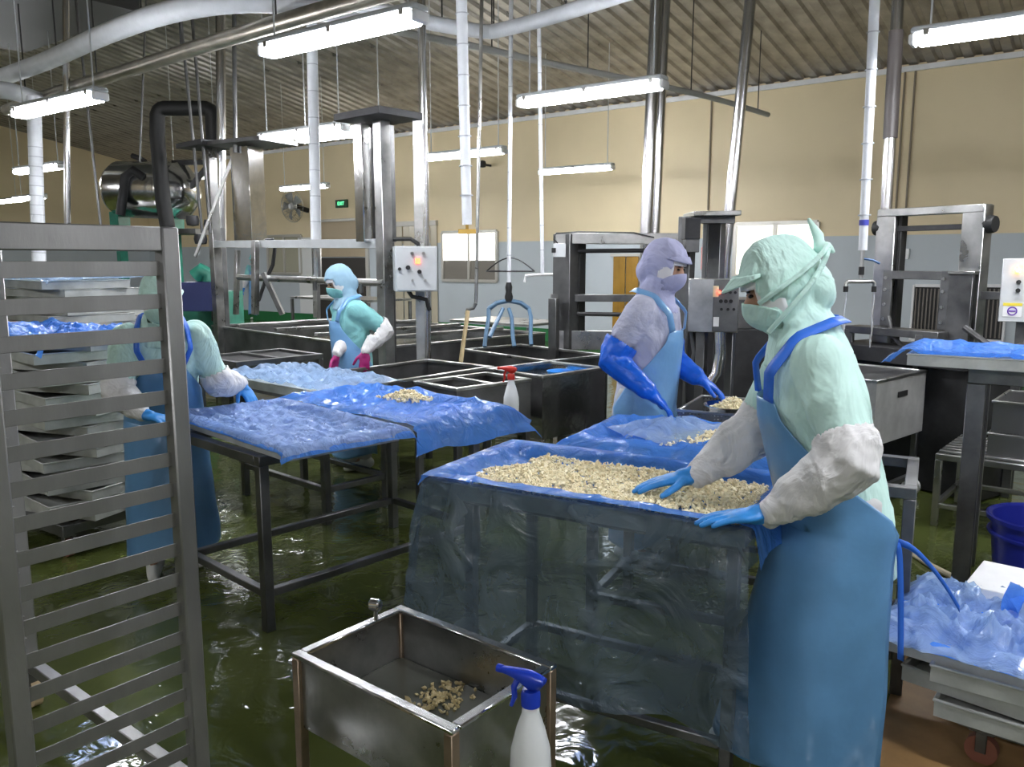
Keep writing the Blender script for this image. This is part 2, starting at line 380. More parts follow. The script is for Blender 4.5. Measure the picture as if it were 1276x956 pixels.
def hand(mb, W, d, nrm, ts, curl=.25, sc=1., spread=1.):
    """palm, four unequal fingers bent at the knuckles, and a thumb leaving the side; ts = +1/-1 side of the thumb"""
    d = d.normalized(); nrm = (nrm - d * nrm.dot(d)).normalized(); sd = d.cross(nrm).normalized() * ts
    M = Matrix((sd, d, nrm)).transposed()
    ell(mb, W + d * .052 * sc, (.041 * sc, .056 * sc, .0165 * sc), M); ell(mb, W + d * .03 * sc + sd * .018 * sc - nrm * .006, (.02 * sc, .034 * sc, .015 * sc), M)
    limb(mb, [W - d * .02, W + d * .03 * sc], [.026 * sc, .026 * sc])
    for off, ln, r, k0 in ((.029, .072, .0095, .088), (.010, .080, .0098, .094), (-.009, .074, .0095, .090), (-.028, .058, .0085, .080)):
        p = W + sd * off * sc + d * k0 * sc; dd = (d + sd * off * 3.2 * spread).normalized(); pts = [p - dd * .03 * sc, p]; a = 0
        for seg_, f_ in ((.44, .7), (.31, 1.1), (.25, 1.)):
            a += curl * f_; q = dd * math.cos(a) - nrm * math.sin(a); p = p + q * ln * seg_ * sc; pts.append(p)
        limb(mb, pts, [r * 1.05 * sc, r * 1.08 * sc, r * sc, r * .93 * sc, r * .78 * sc], 9)
    p = W + d * .026 * sc + sd * .026 * sc; t1 = (d * .62 + sd * .72 - nrm * .2).normalized(); t2 = (d * .85 + sd * .42 - nrm * .25).normalized()
    limb(mb, [p, p + t1 * .042 * sc, p + t1 * .042 * sc + t2 * .03 * sc, p + t1 * .042 * sc + t2 * .052 * sc], [.013 * sc, .0115 * sc, .0108 * sc, .0085 * sc], 9)

def person(label, loc, face, s=1., lean=.1, hpitch=.3, hyaw=0., hl=None, hr=None, hdl=None, hdr=None, cloth=MINT, hood=None, mask=None, apron=APRON,
           sleeve='white', glove=NITR, gaunt=False, visor=1., curl=.25, pole_out=.6, detail=1., group='workers in hooded uniforms', tie=False, bowties=False, twist=0., wrap=2.1, masktie=False, pole_l=None, pole_r=None, step=(0, 0)):
    rz = math.radians(face - 90); root = thing('person', label, 'person', loc, rz, group)
    im = (Matrix.Translation(V(loc)) @ Matrix.Rotation(rz, 4, 'Z')).inverted(); hood = hood or cloth; mask = mask or hood
    def lw(p): return im @ V(p)
    def ld(d): return (Matrix.Rotation(-rz, 3, 'Z') @ V(d)).normalized()
    X = V((1, 0, 0)); up = V((0, math.sin(lean), math.cos(lean))); fw = V((0, math.cos(lean), -math.sin(lean)))
    XT = V((math.cos(twist), math.sin(twist), 0)); 
    hip = V((0, 0, .86 * s)); sp = lambda h: hip + up * h * s + fw * (.02 * math.sin(max(0, h) * 3)) * s
    shc = sp(.46); neck = sp(.53)
    hp = lean + hpitch; HU0 = V((0, math.sin(hp), math.cos(hp))); HF0 = V((0, math.cos(hp), -math.sin(hp)))
    HR = (X * math.cos(hyaw) - HF0 * math.sin(hyaw)); HF = (HF0 * math.cos(hyaw) + X * math.sin(hyaw)); HU = HU0
    hc = neck + (up * .4 + HU * .6).normalized() * .135 * s + HF * .035 * s
    HM = Matrix((HR, HF, HU)).transposed(); hl_ = lambda p: hc + HM @ (V(p) * s)
    vox = .0125 / detail
    # arms
    A = {}
    for sgn, tgt, hd, key, pol in ((-1, hl, hdl, 'L', pole_l), (1, hr, hdr, 'R', pole_r)):
        S = shc + XT * .165 * sgn * s - up * .01
        Wt = lw(tgt) if tgt is not None else S + V((.10 * sgn, .12, -.50)) * s
        pole = ld(pol) if pol else V((sgn * pole_out, -.55, -.6))
        E_, Wt = ik(S, Wt, .275 * s, .25 * s, pole)
        hdv = ld(hd) if hd is not None else (Wt - E_).normalized(); A[key] = (S, E_, Wt, hdv, sgn)
    # body: one continuous figure under the clothes
    b = MB()
    ell(b, hl_((0, 0, .005)), (.074 * s, .092 * s, .112 * s), HM); ell(b, hl_((0, .03, -.06)), (.052 * s, .058 * s, .055 * s), HM)
    ell(b, hl_((0, .095, -.02)), (.013 * s, .018 * s, .022 * s), HM)                                     # nose
    for q in (-1, 1): ell(b, hl_((q * .073, -.005, -.01)), (.012 * s, .02 * s, .03 * s), HM)              # ears
    limb(b, [sp(.42), neck, hl_((0, -.01, -.06))], [.07 * s, .052 * s, .05 * s])
    loft(b, [(sp(-.05), X * .15 * s, fw * .105 * s), (sp(.13), X * .13 * s, fw * .095 * s), (sp(.33), X * .155 * s, fw * .105 * s), (sp(.47), X * .13 * s, fw * .075 * s)])
    feet = []
    for q in (-1, 1):
        st_ = step[0] if q < 0 else step[1]; kn = V((q * .095, .02 + st_ * .35, .46)) * s; an = V((q * .10, -.01 + st_, .09)) * s
        limb(b, [V((q * .085, 0, .84)) * s, kn, an], [.085 * s, .058 * s, .036 * s]); limb(b, [an, an + V((q * .015, .11 * s, -.045 * s))], [.032 * s, .02 * s])
    for key, (S, E_, W_, hd, sgn) in A.items(): limb(b, [S, E_, W_, W_ + hd * .03], [.055 * s, .043 * s, .03 * s, .026 * s])
    fuse('body', b, vox, 4, SKIN, root)
    # trousers, shoes
    b = MB()
    for q in (-1, 1): limb(b, [V((q * .085, 0, .86)) * s, V((q * .095, .02 + .35 * (step[0] if q < 0 else step[1]), .46)) * s, V((q * .10, -.01 + (step[0] if q < 0 else step[1]), .14)) * s], [.105 * s, .085 * s, .075 * s])
    fuse('trousers', b, vox * 1.2, 4, TROU, root, .006, 12)
    for q in (-1, 1):
        d9 = step[0] if q < 0 else step[1]; b = MB(); limb(b, [V((q * .10, -.06 + d9, .045)) * s, V((q * .108, .04 + d9, .04)) * s, V((q * .118, .15 + d9, .033)) * s], [.043 * s, .043 * s, .032 * s]); limb(b, [V((q * .10, -.015 + d9, .06)) * s, V((q * .10, -.012 + d9, .22)) * s], [.052 * s, .056 * s])
        fuse('boot', b, vox, 4, BOOT, root)
    # jacket
    b = MB()
    loft(b, [(sp(-.2) * 1, X * .185 * s, fw * .14 * s), (sp(-.05), X * .18 * s, fw * .14 * s), (sp(.12), X * .165 * s, fw * .13 * s), (sp(.32), X * .185 * s, fw * .138 * s), (sp(.43), XT * .175 * s, fw * .115 * s), (sp(.5), X * .12 * s, fw * .09 * s), (sp(.55), X * .075 * s, fw * .075 * s)])
    for key, (S, E_, W_, hd, sgn) in A.items():
        ell(b, S - up * .01, (.075 * s, .078 * s, .075 * s)); rr = [.072 * s, .062 * s, .05 * s]
        if sleeve == 'short': limb(b, [S, S.lerp(E_, .5)], [.076 * s, .074 * s])
        elif sleeve == 'white': limb(b, [S, S.lerp(E_, .8)], [.078 * s, .064 * s])
        else: limb(b, [S, E_, W_], rr)
    fuse('jacket', b, vox, 3, cloth, root, .014 * s, 10, (1, 1, .65))
    # sleeve covers, gloves
    for key, (S, E_, W_, hd, sgn) in A.items():
        if sleeve == 'white':
            b = MB(); u = (W_ - E_).normalized(); limb(b, [S.lerp(E_, .80), E_, E_.lerp(W_, .5), W_ - u * .03, W_], [.080 * s, .080 * s, .070 * s, .045 * s, .036 * s])
            S0_ = S.lerp(E_, .74); ud = (E_ - S).normalized(); o = fuse('sleeve_cover', b, vox * .7, 1, WHITEC, root, .013 * s, 19, (1, 1, .8), cut=lambda p: (p - S0_).dot(ud) < 0 and (p - S0_).length < .11, thick=.003)
        b = MB(); hn = V((0, 0, 1)) if abs(hd.z) < .85 else V((0, 1, .2))
        if hd.z < -.85: hn = V((sgn * .9, .5, 0))
        hand(b, W_ + hd * .012, hd, hn, -sgn if True else sgn, curl, s * 1.08)
        if gaunt: limb(b, [S.lerp(E_, .70), E_, W_, W_ + hd * .02], [.088 * s, .075 * s, .046 * s, .034 * s])
        else: limb(b, [W_ - (W_ - E_).normalized() * (.045 if sleeve != 'white' else .015), W_ + hd * .02], [.034 * s, .03 * s])
        S1_ = S.lerp(E_, .64); ue = (E_ - S).normalized(); fuse('glove', b, .0042 / min(1, detail) * (1.5 if gaunt else 1), 2, glove, root, .005 if gaunt else 0, 20, cut=(lambda p: (p - S1_).dot(ue) < 0 and (p - S1_).length < .15) if gaunt else None)
    # hood with a face opening
    b = MB()
    ell(b, hl_((0, -.012, .022)), (.098 * s, .118 * s, .125 * s), HM); ell(b, hl_((0, .0, -.05)), (.088 * s, .098 * s, .09 * s), HM); ell(b, hl_((0, -.085, -.03)), (.07 * s, .06 * s, .075 * s), HM)
    loft(b, [(sp(.44), X * .16 * s, fw * .12 * s), (sp(.50), X * .125 * s, fw * .10 * s), (neck + up * .01, X * .09 * s, fw * .088 * s), (hl_((0, -.01, -.08)), HR * .085 * s, HF * .09 * s)])
    def cutf(p):
        q = HM.transposed() @ (p - hc) / s; return q.y > .03 and abs(q.x) < .072 and -.10 < q.z < .045
    fuse('hood', b, vox * .75, 2, hood, root, .010 * s, 19, (1, 1, .8), cut=cutf, thick=.003)
    # white inner cap round the eyes
    def patch(z0, z1, hw, rr, bulge=0.):
        def fn(u, v):
            a = (u - .5) * 2 * hw; zz = z1 - (.045 * (abs(a) / hw) ** 2.5 if bulge else 0); z = z0 + (zz - z0) * v; k = math.sqrt(max(.05, 1 - (z / .135) ** 2)); nb = bulge * math.exp(-(a / .35) ** 2) * math.sin(math.pi * min(1, max(0, v)) * .9 + .2)
            return hl_(((rr[0] * k) * math.sin(a), (rr[1] * k + nb) * math.cos(a), z))
        return fn
    def shell(name, fn, nu, nv, m, th=.003):
        o = MB().grid(fn, nu, nv).build(name, m, root, smooth=80); sd = o.modifiers.new('thickness', 'SOLIDIFY'); sd.thickness = th; sd.offset = 0; return o
    shell('inner_cap', patch(.024, .062, 1.5, (.090, .103)), 20, 5, WHITEN)
    for q in (-1, 1):
        def cheek(u, v, q=q): a = q * (.80 + .75 * u); z = -.075 + .105 * v; k = math.sqrt(1 - (z / .135) ** 2); return hl_((.090 * k * math.sin(a), .102 * k * math.cos(a), z))
        shell('inner_cap', cheek, 6, 6, WHITEN)
    mk = shell('face_mask', patch(-.118, -.008, 1.3, (.098, .109), .018), 26, 12, mask, .002)
    if masktie:
        for z0, z1 in ((-.015, .07), (-.10, .06)):
            for q in (-1, 1):
                pts = [hl_((q * (.104 + .012 * math.sin(math.pi * k / 8)) * math.sin(.95 + 1.7 * k / 8), .124 * math.cos(.95 + 1.8 * k / 8) - .035 * k / 8, z0 + (z1 - z0) * k / 8)) for k in range(9)]
                tb = MB().tube(pts, .0075 * s, 6).build('mask_strap', mask, root)
        kb = MB(); limb(kb, [hl_((0, -.135, .07)), hl_((.01, -.145, .10)), hl_((.015, -.135, .155))], [.014 * s, .016 * s, .006 * s]); limb(kb, [hl_((0, -.135, .07)), hl_((-.012, -.155, .065)), hl_((-.02, -.165, .045))], [.016 * s, .015 * s, .006 * s])
        fuse('mask_knot', kb, .005, 2, mask, root)
    # eyes, brows
    for q in (-1, 1):
        e_ = MB(); ell(e_, hl_((q * .032, .083, .006)), (.013 * s, .008 * s, .0055 * s), HM, 10, 6); e_.build('eye', EYE, root, smooth=80)
        e_ = MB(); ell(e_, hl_((q * .033, .086, .02)), (.019 * s, .006 * s, .0032 * s), HM, 10, 6); e_.build('eyebrow', EYE, root, smooth=80)
    if visor:
        def vf(u, v):
            a = (u - .5) * 2.3; k = 1 + .62 * visor * v * max(0, math.cos(a * 1.15)); return hl_((.100 * math.sin(a) * (1 + .05 * v), .108 * math.cos(a) * k, .062 - .022 * v * math.cos(a) + .012 * (1 - abs(u - .5) * 2) * (1 - v)))
        shell('visor', vf, 18, 6, hood, .004)
    # apron
    if apron:
        rows = [(sp(.36), .150, .155, .62), (sp(.30), .165, .165, .75), (sp(.2), .178, .165, 1.15), (sp(.08), .188, .165, 1.7), (sp(-.04), .20, .168, wrap)]
        z0 = rows[-1][0].z
        for k in range(1, 9): z = z0 + (.13 * s - z0) * k / 8; rows.append((V((0, rows[4][0].y * (1 - k / 8) + .01 + max(step) * .35 * k / 8, z)), .202 + .028 * k / 8, .170 + (.03 + max(step) * .35) * k / 8, wrap))
        def af(u, v):
            t = v * (len(rows) - 1); i = min(int(t), len(rows) - 2); f_ = t - i; c0, a0, b0, h0 = rows[i]; c1, a1, b1, h1 = rows[i + 1]
            c_ = c0.lerp(c1, f_); rx = a0 + (a1 - a0) * f_; ry = b0 + (b1 - b0) * f_; hf = h0 + (h1 - h0) * f_
            an = (u - .5) * 2 * hf; dn = max(0, (t - 4) / 8); k = 1 + .05 * dn * math.sin(an * 5 + 1.3 + dn * .8) + .018 * noise.noise(V((an * 2, t * .5, loc[0] * 3))) * (1 + dn)
            ff = fw if t < 4 else V((0, 1, 0)); return c_ + X * rx * s * k * math.sin(an) + ff * ry * s * k * math.cos(an) + V((0, 0, .02 * dn * math.sin(an * 3)))
        o = MB().grid(af, 56, 60).build('apron', apron, root, smooth=80); sd = o.modifiers.new('thickness', 'SOLIDIFY'); sd.thickness = .003; sd.offset = 1
        for q in (-1, 1):      # neck straps
            p0 = af(.5 + .46 * q, .0); pts = [p0, sp(.44) + X * q * .115 * s + fw * .12 * s, sp(.515) + X * q * .105 * s + fw * .035 * s, sp(.535) + X * q * .085 * s - fw * .065 * s, sp(.525) - fw * .118 * s]
            pts2 = []
            for i in range(len(pts) - 1):
                for k in range(4): pts2.append(pts[i].lerp(pts[i + 1], k / 4))
            def sf(u, v, P=pts2): i = min(int(u * (len(P) - 1)), len(P) - 2); f_ = u * (len(P) - 1) - i; p = P[i].lerp(P[i + 1], f_); dv = (P[i + 1] - P[i]).normalized(); out = (p - sp(.40)).normalized(); return p + dv.cross(out).normalized() * (v - .5) * .034 * s + out * .012
            o = MB().grid(sf, 20, 2).build('apron_strap', STRAP if apron is APRON else apron, root, smooth=80); sd = o.modifiers.new('thickness', 'SOLIDIFY'); sd.thickness = .003
        if tie:
            kx = af(0 if tie < 0 else 1, 4.2 / 12)
            for j, (dx, dy, dz) in enumerate(((-.02, -.16, -.17), (0, -.03, -.33))):
                def tf(u, v, dx=dx, dy=dy, dz=dz): p = kx + V((dx * u * 1., dy * (u ** .7), dz * u ** 1.15)); return p + V((0, .0, 1)).lerp(V((0, 1, 0)), .7 if dz < -.3 else .1) * (v - .5) * .022
                o = MB().grid(tf, 12, 2).build('apron_tie', STRAP, root, smooth=80); sd = o.modifiers.new('thickness', 'SOLIDIFY'); sd.thickness = .003
    return root
P_FRONT = person('person in mint uniform and blue apron with both gloved hands on the nearest tray', (.915, 2.22, 0), 172, s=.955, lean=.20, hpitch=.16, hyaw=0.05,
       hl=gz(962, 640, .86), hr=gz(868, 592, .87), hdl=(-1, .12, -.12), hdr=(-1, .10, -.2), cloth=MINT, apron=APRON, masktie=True, tie=-1, step=(0, .15), visor=.72, curl=.12, detail=1.35, wrap=2.35,
       pole_l=(.55, -.75, -.35), pole_r=(.5, .5, -.6))
P_MID = person('person in lilac hood with long royal blue gauntlets behind the second tray', (.65, 4.02, 0), -30, s=.965, lean=.06, hpitch=.12, hyaw=.05,
       hl=gy(868, 470, 3.95), hr=gy(808, 488, 3.72), hdl=(.9, -.2, -.55), hdr=(.75, -.1, -.66), cloth=LAV, hood=LILAC, apron=APRONL, sleeve='short', glove=GAUNT, gaunt=True, curl=.3, visor=.3, pole_r=(-.35, -.2, -1))
P_LEFT = person('person in mint uniform seen through the tray rack, left hand on a tray corner', (-1.69, 3.92, 0), -64, s=.905, lean=.38, hpitch=-.1, hyaw=-.1, step=(0, .12),
       hl=gz(300, 478, .88), hr=gz(178, 516, .84), hdl=(.6, -.35, -.72), hdr=(.9, -.3, -.15), cloth=MINT, apron=APRON, curl=.3, pole_l=(.3, .3, -.9))
P_FAR = person('person in aqua uniform with magenta rubber gloves beside the long tank', (-1.13, 5.85, 0), -145, s=.89, lean=.06, hpitch=.25, hyaw=.1, pole_l=(.8, .5, -.3), pole_r=(.8, .5, -.3),
       hl=gy(455, 436, 5.65), hr=gy(420, 440, 5.65), hdl=(-.05, -.15, -1), hdr=(-.2, -.1, -1), cloth=AQUA, apron=APRONL, hood=mat('pale blue hood cloth', (.33, .52, .66), .8), mask=AQUA, glove=PINKG, visor=False, detail=.8)
P_BACK = person('distant person in aqua uniform and blue apron by the green machine', gz(322, 398), -100, s=1.0, lean=.05, hpitch=.2, cloth=AQUA, apron=APRONL, detail=.6)
P_HID = person('person in royal blue gauntlets mostly hidden behind the nearest worker', (2.02, 5.9, 0), -150, s=.96, lean=.1, hpitch=.3,
       hl=gy(956, 446, 5.6), hdl=(-.3, -.2, -.9), cloth=LAV, hood=LILAC, apron=APRONL, sleeve='short', glove=GAUNT, gaunt=True, detail=.7)
# ================================================================== LAMPS
def lamp(label, P, rods=True, L=1.27, rz=-math.radians(36)):
    t = thing('fluorescent_lamp', label, 'lamp', (P.x, P.y, P.z), rz, 'fluorescent batten lamps hung from the roof')
    if lamp.first is None:
        h = MB(); h.box((0, 0, .045), (L - .02, .125, .04), ch=.012); ho = h.build('housing', BOXG, t)
        d = MB(); d.box((0, 0, -.002), (L - .07, .115, .06), ch=.025); do = d.build('diffuser', TUBE, t)
        ecs = []
        for s_ in (-1, 1): e = MB(); e.box((s_ * (L / 2 - .018), 0, .0), (.034, .118, .06), ch=.014); ecs.append(e.build('end_cap', GLASSM, t))
        for s_ in (-1, 1):
            for x in (-.45, 0, .45): c_ = MB(); c_.box((x * L / 1.0 * .95, s_ * .064, .025), (.03, .008, .035), ch=.002); ecs.append(c_.build('clip', STEEL, t))
        lamp.first = [ho, do] + ecs
    else:
        for o in lamp.first: c_ = o.copy(); col.objects.link(c_); c_.parent = t
    if rods:
        for s_ in (-1, 1):
            off = Matrix.Rotation(rz, 3, 'Z') @ V((s_ * .42 * L, 0, 0)); top = ceilz(P + off) - P.z
            MB().cyl((s_ * .42 * L, 0, .06), (s_ * .42 * L, 0, top), .006, seg=6).build('hanging_rod', BOXG, t)
    return t
lamp.first = None
LZ = 2.72
for (x, y, dz), lab in zip(((420, 45, 0), (733, 118, 0), (71, 132, -.1), (376, 167, 0), (578, 193, .06), (717, 212, .08), (379, 234, .06), (48, 211, -.05), (36, 247, -.05), (243, 221, .0), (1300, 28, 0), (425, 168, .02)),
        ('large lit fluorescent lamp at the top above the control box', 'lit fluorescent lamp right of centre in front of the silver column', 'lit fluorescent lamp at upper left above the white lagged pipe',
         'lit fluorescent lamp above the shiny vertical chute', 'lit fluorescent lamp crossed by the tapered white pipe', 'lit fluorescent lamp against the cream wall above the lifting frame', 'small far lamp above the wall fan',
         'small far lamp at left edge, upper of two', 'small far lamp at left edge, lower of two', 'small far lamp behind the black bent pipe', 'lit fluorescent lamp cut by the right edge of the photo', 'lit fluorescent lamp partly behind the one above the chute')):
    lamp(lab, gz(x, y, LZ + dz))
for i, (x, y) in enumerate(((-10.5, 17.5), (-9.5, 12.0), (-8.0, 8.0), (1.6, 1.2), (-1.6, -1.2), (3.6, 3.0), (-5.2, 2.2), (4.8, -.6), (.6, -3.2), (6.8, 3.4))):  # unseen lamps added to brighten the left wall and the foreground
    lamp('unseen fluorescent lamp added to brighten the room', V((x, y, LZ)))['group'] = 'unseen lamps added for extra light'
# ================================================================== TABLES, TRAYS, FILM, FOOD
def table(label, corner, ang, L, W, H=.74, rails=(.14,), leg=.04, slab=False, m=STEELD, inset=.0, group=None, name='steel_table', cat='table', mid=False, casters=False):
    t = thing(name, label, cat, (corner[0], corner[1], 0), math.radians(ang), group); h = leg / 2
    xs = (inset + h, L - inset - h); ys = (inset + h, W - inset - h)
    if slab: MB().box((L / 2, W / 2, H - .015), (L, W, .03)).build('table_top', STEEL, t)
    else:
        for y in (h, W - h): MB().box((L / 2, y, H - h), (L, leg, leg)).build('top_rail', m, t)
        for x in ((h, L - h, L / 2) if mid else (h, L - h)): MB().box((x, W / 2, H - h), (leg, W - 2 * leg, leg)).build('cross_rail', m, t)
    zb = .09 if casters else 0
    for x in xs:
        for y in ys:
            lo = MB().box((x, y, zb + (H - leg - zb) / 2), (leg, leg, H - leg - zb)).build('leg', m, t)
            if casters:
                MB().cyl((x - .013, y, .04), (x + .013, y, .04), .04).build('caster', WHITEP, lo)
    for z in rails:
        for y in ys: MB().box((L / 2, y, z), (xs[1] - xs[0] - leg, leg * .8, leg * .8)).build('stretcher', m, t)
        for x in xs: MB().box((x, W / 2, z), (leg * .8, ys[1] - ys[0] - leg, leg * .8)).build('stretcher', m, t)
    return t
TL, TW, TH = 1.0, .53, .05
tray_first = []
def tray(label, c, ang, group='zinc trays', m=TRAYM):
    """c = centre of the underside"""
    t = thing('metal_tray', label, 'tray', c, math.radians(ang), group)
    if not tray_first:
        b = MB(); b.tub(-TL / 2, TL / 2, -TW / 2, TW / 2, 0, TH, .007, .006); tray_first.append(b.build('pan', TRAYM, t))
        r_ = []
        for x0, x1, y0, y1 in ((-TL / 2 - .004, TL / 2 + .004, -TW / 2 - .004, -TW / 2 + .008), (-TL / 2 - .004, TL / 2 + .004, TW / 2 - .008, TW / 2 + .004), (-TL / 2 - .004, -TL / 2 + .008, -TW / 2, TW / 2), (TL / 2 - .008, TL / 2 + .004, -TW / 2, TW / 2)):
            tray_first.append(MB().box(((x0 + x1) / 2, (y0 + y1) / 2, TH - .001), (x1 - x0, y1 - y0, .008)).build('rolled_rim', TRAYM, t))
    else:
        for o in tray_first: q = o.copy(); col.objects.link(q); q.parent = t
    return t
def fbm(p, o=3):
    r = 0; a = 1; q = V(p)
    for _ in range(o): r += a * noise.noise(q); q = q * 2.03 + V((3.1, 1.7, .3)); a *= .5
    return r
def ridge(p): return 1 - abs(noise.noise(V(p))) * 2
def drape(label, c, ang, over, m, L=TL, W=TW, H=TH, amp=.012, seed=0., res=.016, flare=.10, inner=0., edge=None, cover=None, name='plastic_sheet', fr=1.):
    """film lying in a tray and over its rim; over = hang past (-x, +x, -y, +y) sides"""
    s0, s1, t0, t1 = -L / 2 - over[0], L / 2 + over[1], -W / 2 - over[2], W / 2 + over[3]
    nu, nv = max(8, int((s1 - s0) / res)), max(8, int((t1 - t0) / res))
    def fn(u, v):
        s_, t_ = s0 + (s1 - s0) * u, t0 + (t1 - t0) * v
        if edge: s_, t_ = edge(s_, t_)
        dx = max(0, abs(s_) - L / 2); dy = max(0, abs(t_) - W / 2); sx = 1 if s_ > 0 else -1; sy = 1 if t_ > 0 else -1
        q = V((s_ * 3.2 * fr + seed, t_ * 3.2 * fr, seed)); wr = fbm(q * 1.6) * amp; wr2 = (ridge(q * 2.2 + V((5, 5, 5))) ** 2 - .3) * amp * .9 + (ridge(q * 5.1 + V((2, 8, 1))) - .5) * amp * .35
        if dx == 0 and dy == 0:
            ed = min(L / 2 - abs(s_), W / 2 - abs(t_)); k = max(0, 1 - ed / .07); z = .008 + (H - .004) * k * k * (3 - 2 * k) + inner * (1 - k) + max(0, (wr + wr2 * 1.4) * .9 + amp * .5) * (1 - .5 * k)
            return V((s_, t_, z))
        dr = dx + dy * 1.0; o = .014 + flare * (dr ** .8)
        fold = (math.sin((s_ if dy > dx else t_) * 14 + seed * 3 + 2.5 * noise.noise(q)) * .03 + .03) * min(1, dr / .18)
        px = s_ if dx == 0 else sx * (L / 2 + o + (fold if dx > dy else 0) * .6 + abs(wr2) * .5); py = t_ if dy == 0 else sy * (W / 2 + o + (fold if dy >= dx else 0) + abs(wr2) * .5)
        z = H + .008 - dr * .985 + min(.02, dr * .4) + wr * min(1, dr / .05) * .6
        return V((px, py, z))
    b = MB().grid(fn, nu, nv); o = b.build(name, m, smooth=80); o.location = c; o.rotation_euler.z = math.radians(ang)
    return tag(o, label, 'plastic sheet', 'plastic sheets on trays')
def food(label, c, ang, n, pos, size=(.008, .017), m=FOOD):
    b = MB(); rnd = random.Random(n)
    for _ in range(n):
        p = pos(rnd)
        if p is None: continue
        r = rnd.uniform(*size); R_ = Matrix.Rotation(rnd.uniform(0, 6.3), 3, (rnd.uniform(-1, 1), rnd.uniform(-1, 1), rnd.uniform(.1, 1)))
        sc = V((r, r * rnd.uniform(.5, .9), r * rnd.uniform(.35, .7)))
        vs_ = [V(p) + R_ @ V((x * sc.x * rnd.uniform(.7, 1.1), y * sc.y * rnd.uniform(.7, 1.1), z * sc.z)) for x, y, z in ((1, 0, 0), (-1, 0, 0), (0, 1, 0), (0, -1, 0), (.3, .3, 1), (-.2, -.3, -1), (-.5, .5, .7), (.5, -.6, .6))]
        b.add(vs_, [[0, 4, 7], [0, 2, 4], [2, 6, 4], [6, 1, 3], [4, 6, 3], [4, 3, 7], [0, 7, 3], [2, 1, 6], [0, 5, 2], [2, 5, 1], [1, 5, 3], [3, 5, 0]])
    o = b.build('chopped_pieces', m, smooth=60); o.location = c; o.rotation_euler.z = math.radians(ang); tag(o, label, 'food', kind='stuff'); return o
def corner_tray(cx, cy, angu, z, along_v=True):
    """centre and angle of a tray whose front corner is (cx,cy): .53 along angle u, 1.0 along u+90"""
    u = math.radians(angu); U_ = V((math.cos(u), math.sin(u), 0)); V_ = V((-math.sin(u), math.cos(u), 0))
    return V((cx, cy, z)) + U_ * TW / 2 + V_ * TL / 2, angu - 90

# --- nearest table with its tray, film and food
FA = -29.7; fl0 = V((-.254, 2.569, 0)); fx = V((math.cos(math.radians(FA)), math.sin(math.radians(FA)), 0)); fy = V((-fx.y, fx.x, 0))
tc0 = fl0 + fx * .02 + fy * .03
table('grey steel table frame carrying the nearest tray', tc0 + fx * .05 + fy * .04, FA, .9, .46, .745, rails=(.12,), leg=.035)
ctr = fl0 + fx * TL / 2 + fy * TW / 2 + V((0, 0, .745))
tray('metal tray under the hanging clear film on the nearest table', ctr, FA)
def edge0(s, t):
    # ragged lower hem of the hanging film
    if t < -TW / 2: t = -TW / 2 - (-TW / 2 - t) * (.86 + .14 * ((s + .5)) + .035 * math.sin(s * 9 + 1))
    return s, t
drape('clear bluish film hanging low in front of the nearest tray', ctr + V((0, 0, .006)), FA, (.16, .05, .62, .08), FILMH, amp=.010, seed=2.2, res=.015, flare=.07, edge=edge0)
drape('blue film lining the nearest tray heaped with chopped pieces', ctr + V((0, 0, .024)), FA, (.05, .12, .015, .05), FILM, amp=.012, seed=5.1, flare=.2)
def pos0(r):
    x = r.uniform(-.43, .49); y = r.uniform(-.245, .21); e = fbm((x * 5, y * 5, 1))
    lim = -.40 + .10 * noise.noise(V((y * 7, 0, 0))) + max(0, y - .05) * .35
    if x < lim or y > .17 + .05 * noise.noise(V((x * 6, 3, 0))): return None
    if e < -.55 and r.random() < .7: return None
    ed = min(1, (x - lim) / .08, (.23 - y) / .06, (y + .262) / .03); return (x, y, .022 + max(0, ed) * (.022 + .010 * e) * r.random() ** .5 + .004)
food('pale yellow chopped pieces spread over the nearest tray', ctr + V((0, 0, .020)), FA, 6500, pos0, (.006, .0125))
# --- second tray, behind
FB = -27.; s0 = V((.237, 3.19, 0)); gx = V((math.cos(math.radians(FB)), math.sin(math.radians(FB)), 0)); gy_ = V((-gx.y, gx.x, 0))
table('grey steel table under the second tray, right end showing past the nearest worker', s0 + gx * .06 + gy_ * .02, FB, 1.18, .50, .745, rails=(.14,), leg=.04, slab=False)
ctr2 = s0 + gx * (TL / 2 + .02) + gy_ * TW / 2 + V((0, 0, .745))
tray('metal tray in front of the person with long gauntlets', ctr2, FB)
drape('blue film folded up round the second tray', ctr2 + V((0, 0, .006)), FB, (.10, .08, .09, .06), FILM, amp=.028, seed=8.3, flare=.35)
def pos1(r):
    x = r.gauss(.12, .17); y = r.gauss(.02, .09)
    if abs(x) > .44 or abs(y) > .21: return None
    return (x, y, .03 + .06 * math.exp(-((x - .12) / .2) ** 2 - ((y - .02) / .12) ** 2) * r.random() ** .6)
food('pale yellow chopped pieces heaped in the second tray', ctr2 + V((0, 0, .01)), FB, 1500, pos1, (.007, .014))
def bagf(u, v):
    a = u * 2 * math.pi; r = (.02 + .16 * v) * (1 + .25 * math.sin(a * 3 + 1)); return V((r * 1.5 * math.cos(a), r * .75 * math.sin(a), .10 - .07 * v + .016 * math.sin(a * 5) * v + .02 * noise.noise(V((math.cos(a) * 2, math.sin(a) * 2, v * 3)))))
o = MB().grid(bagf, 40, 10).build('plastic_bag', FILMC, smooth=80); o.location = ctr2 + gx * -.20 + gy_ * .05 + V((0, 0, .012)); tag(o, 'crumpled clear bag lying in the second tray', 'bag')
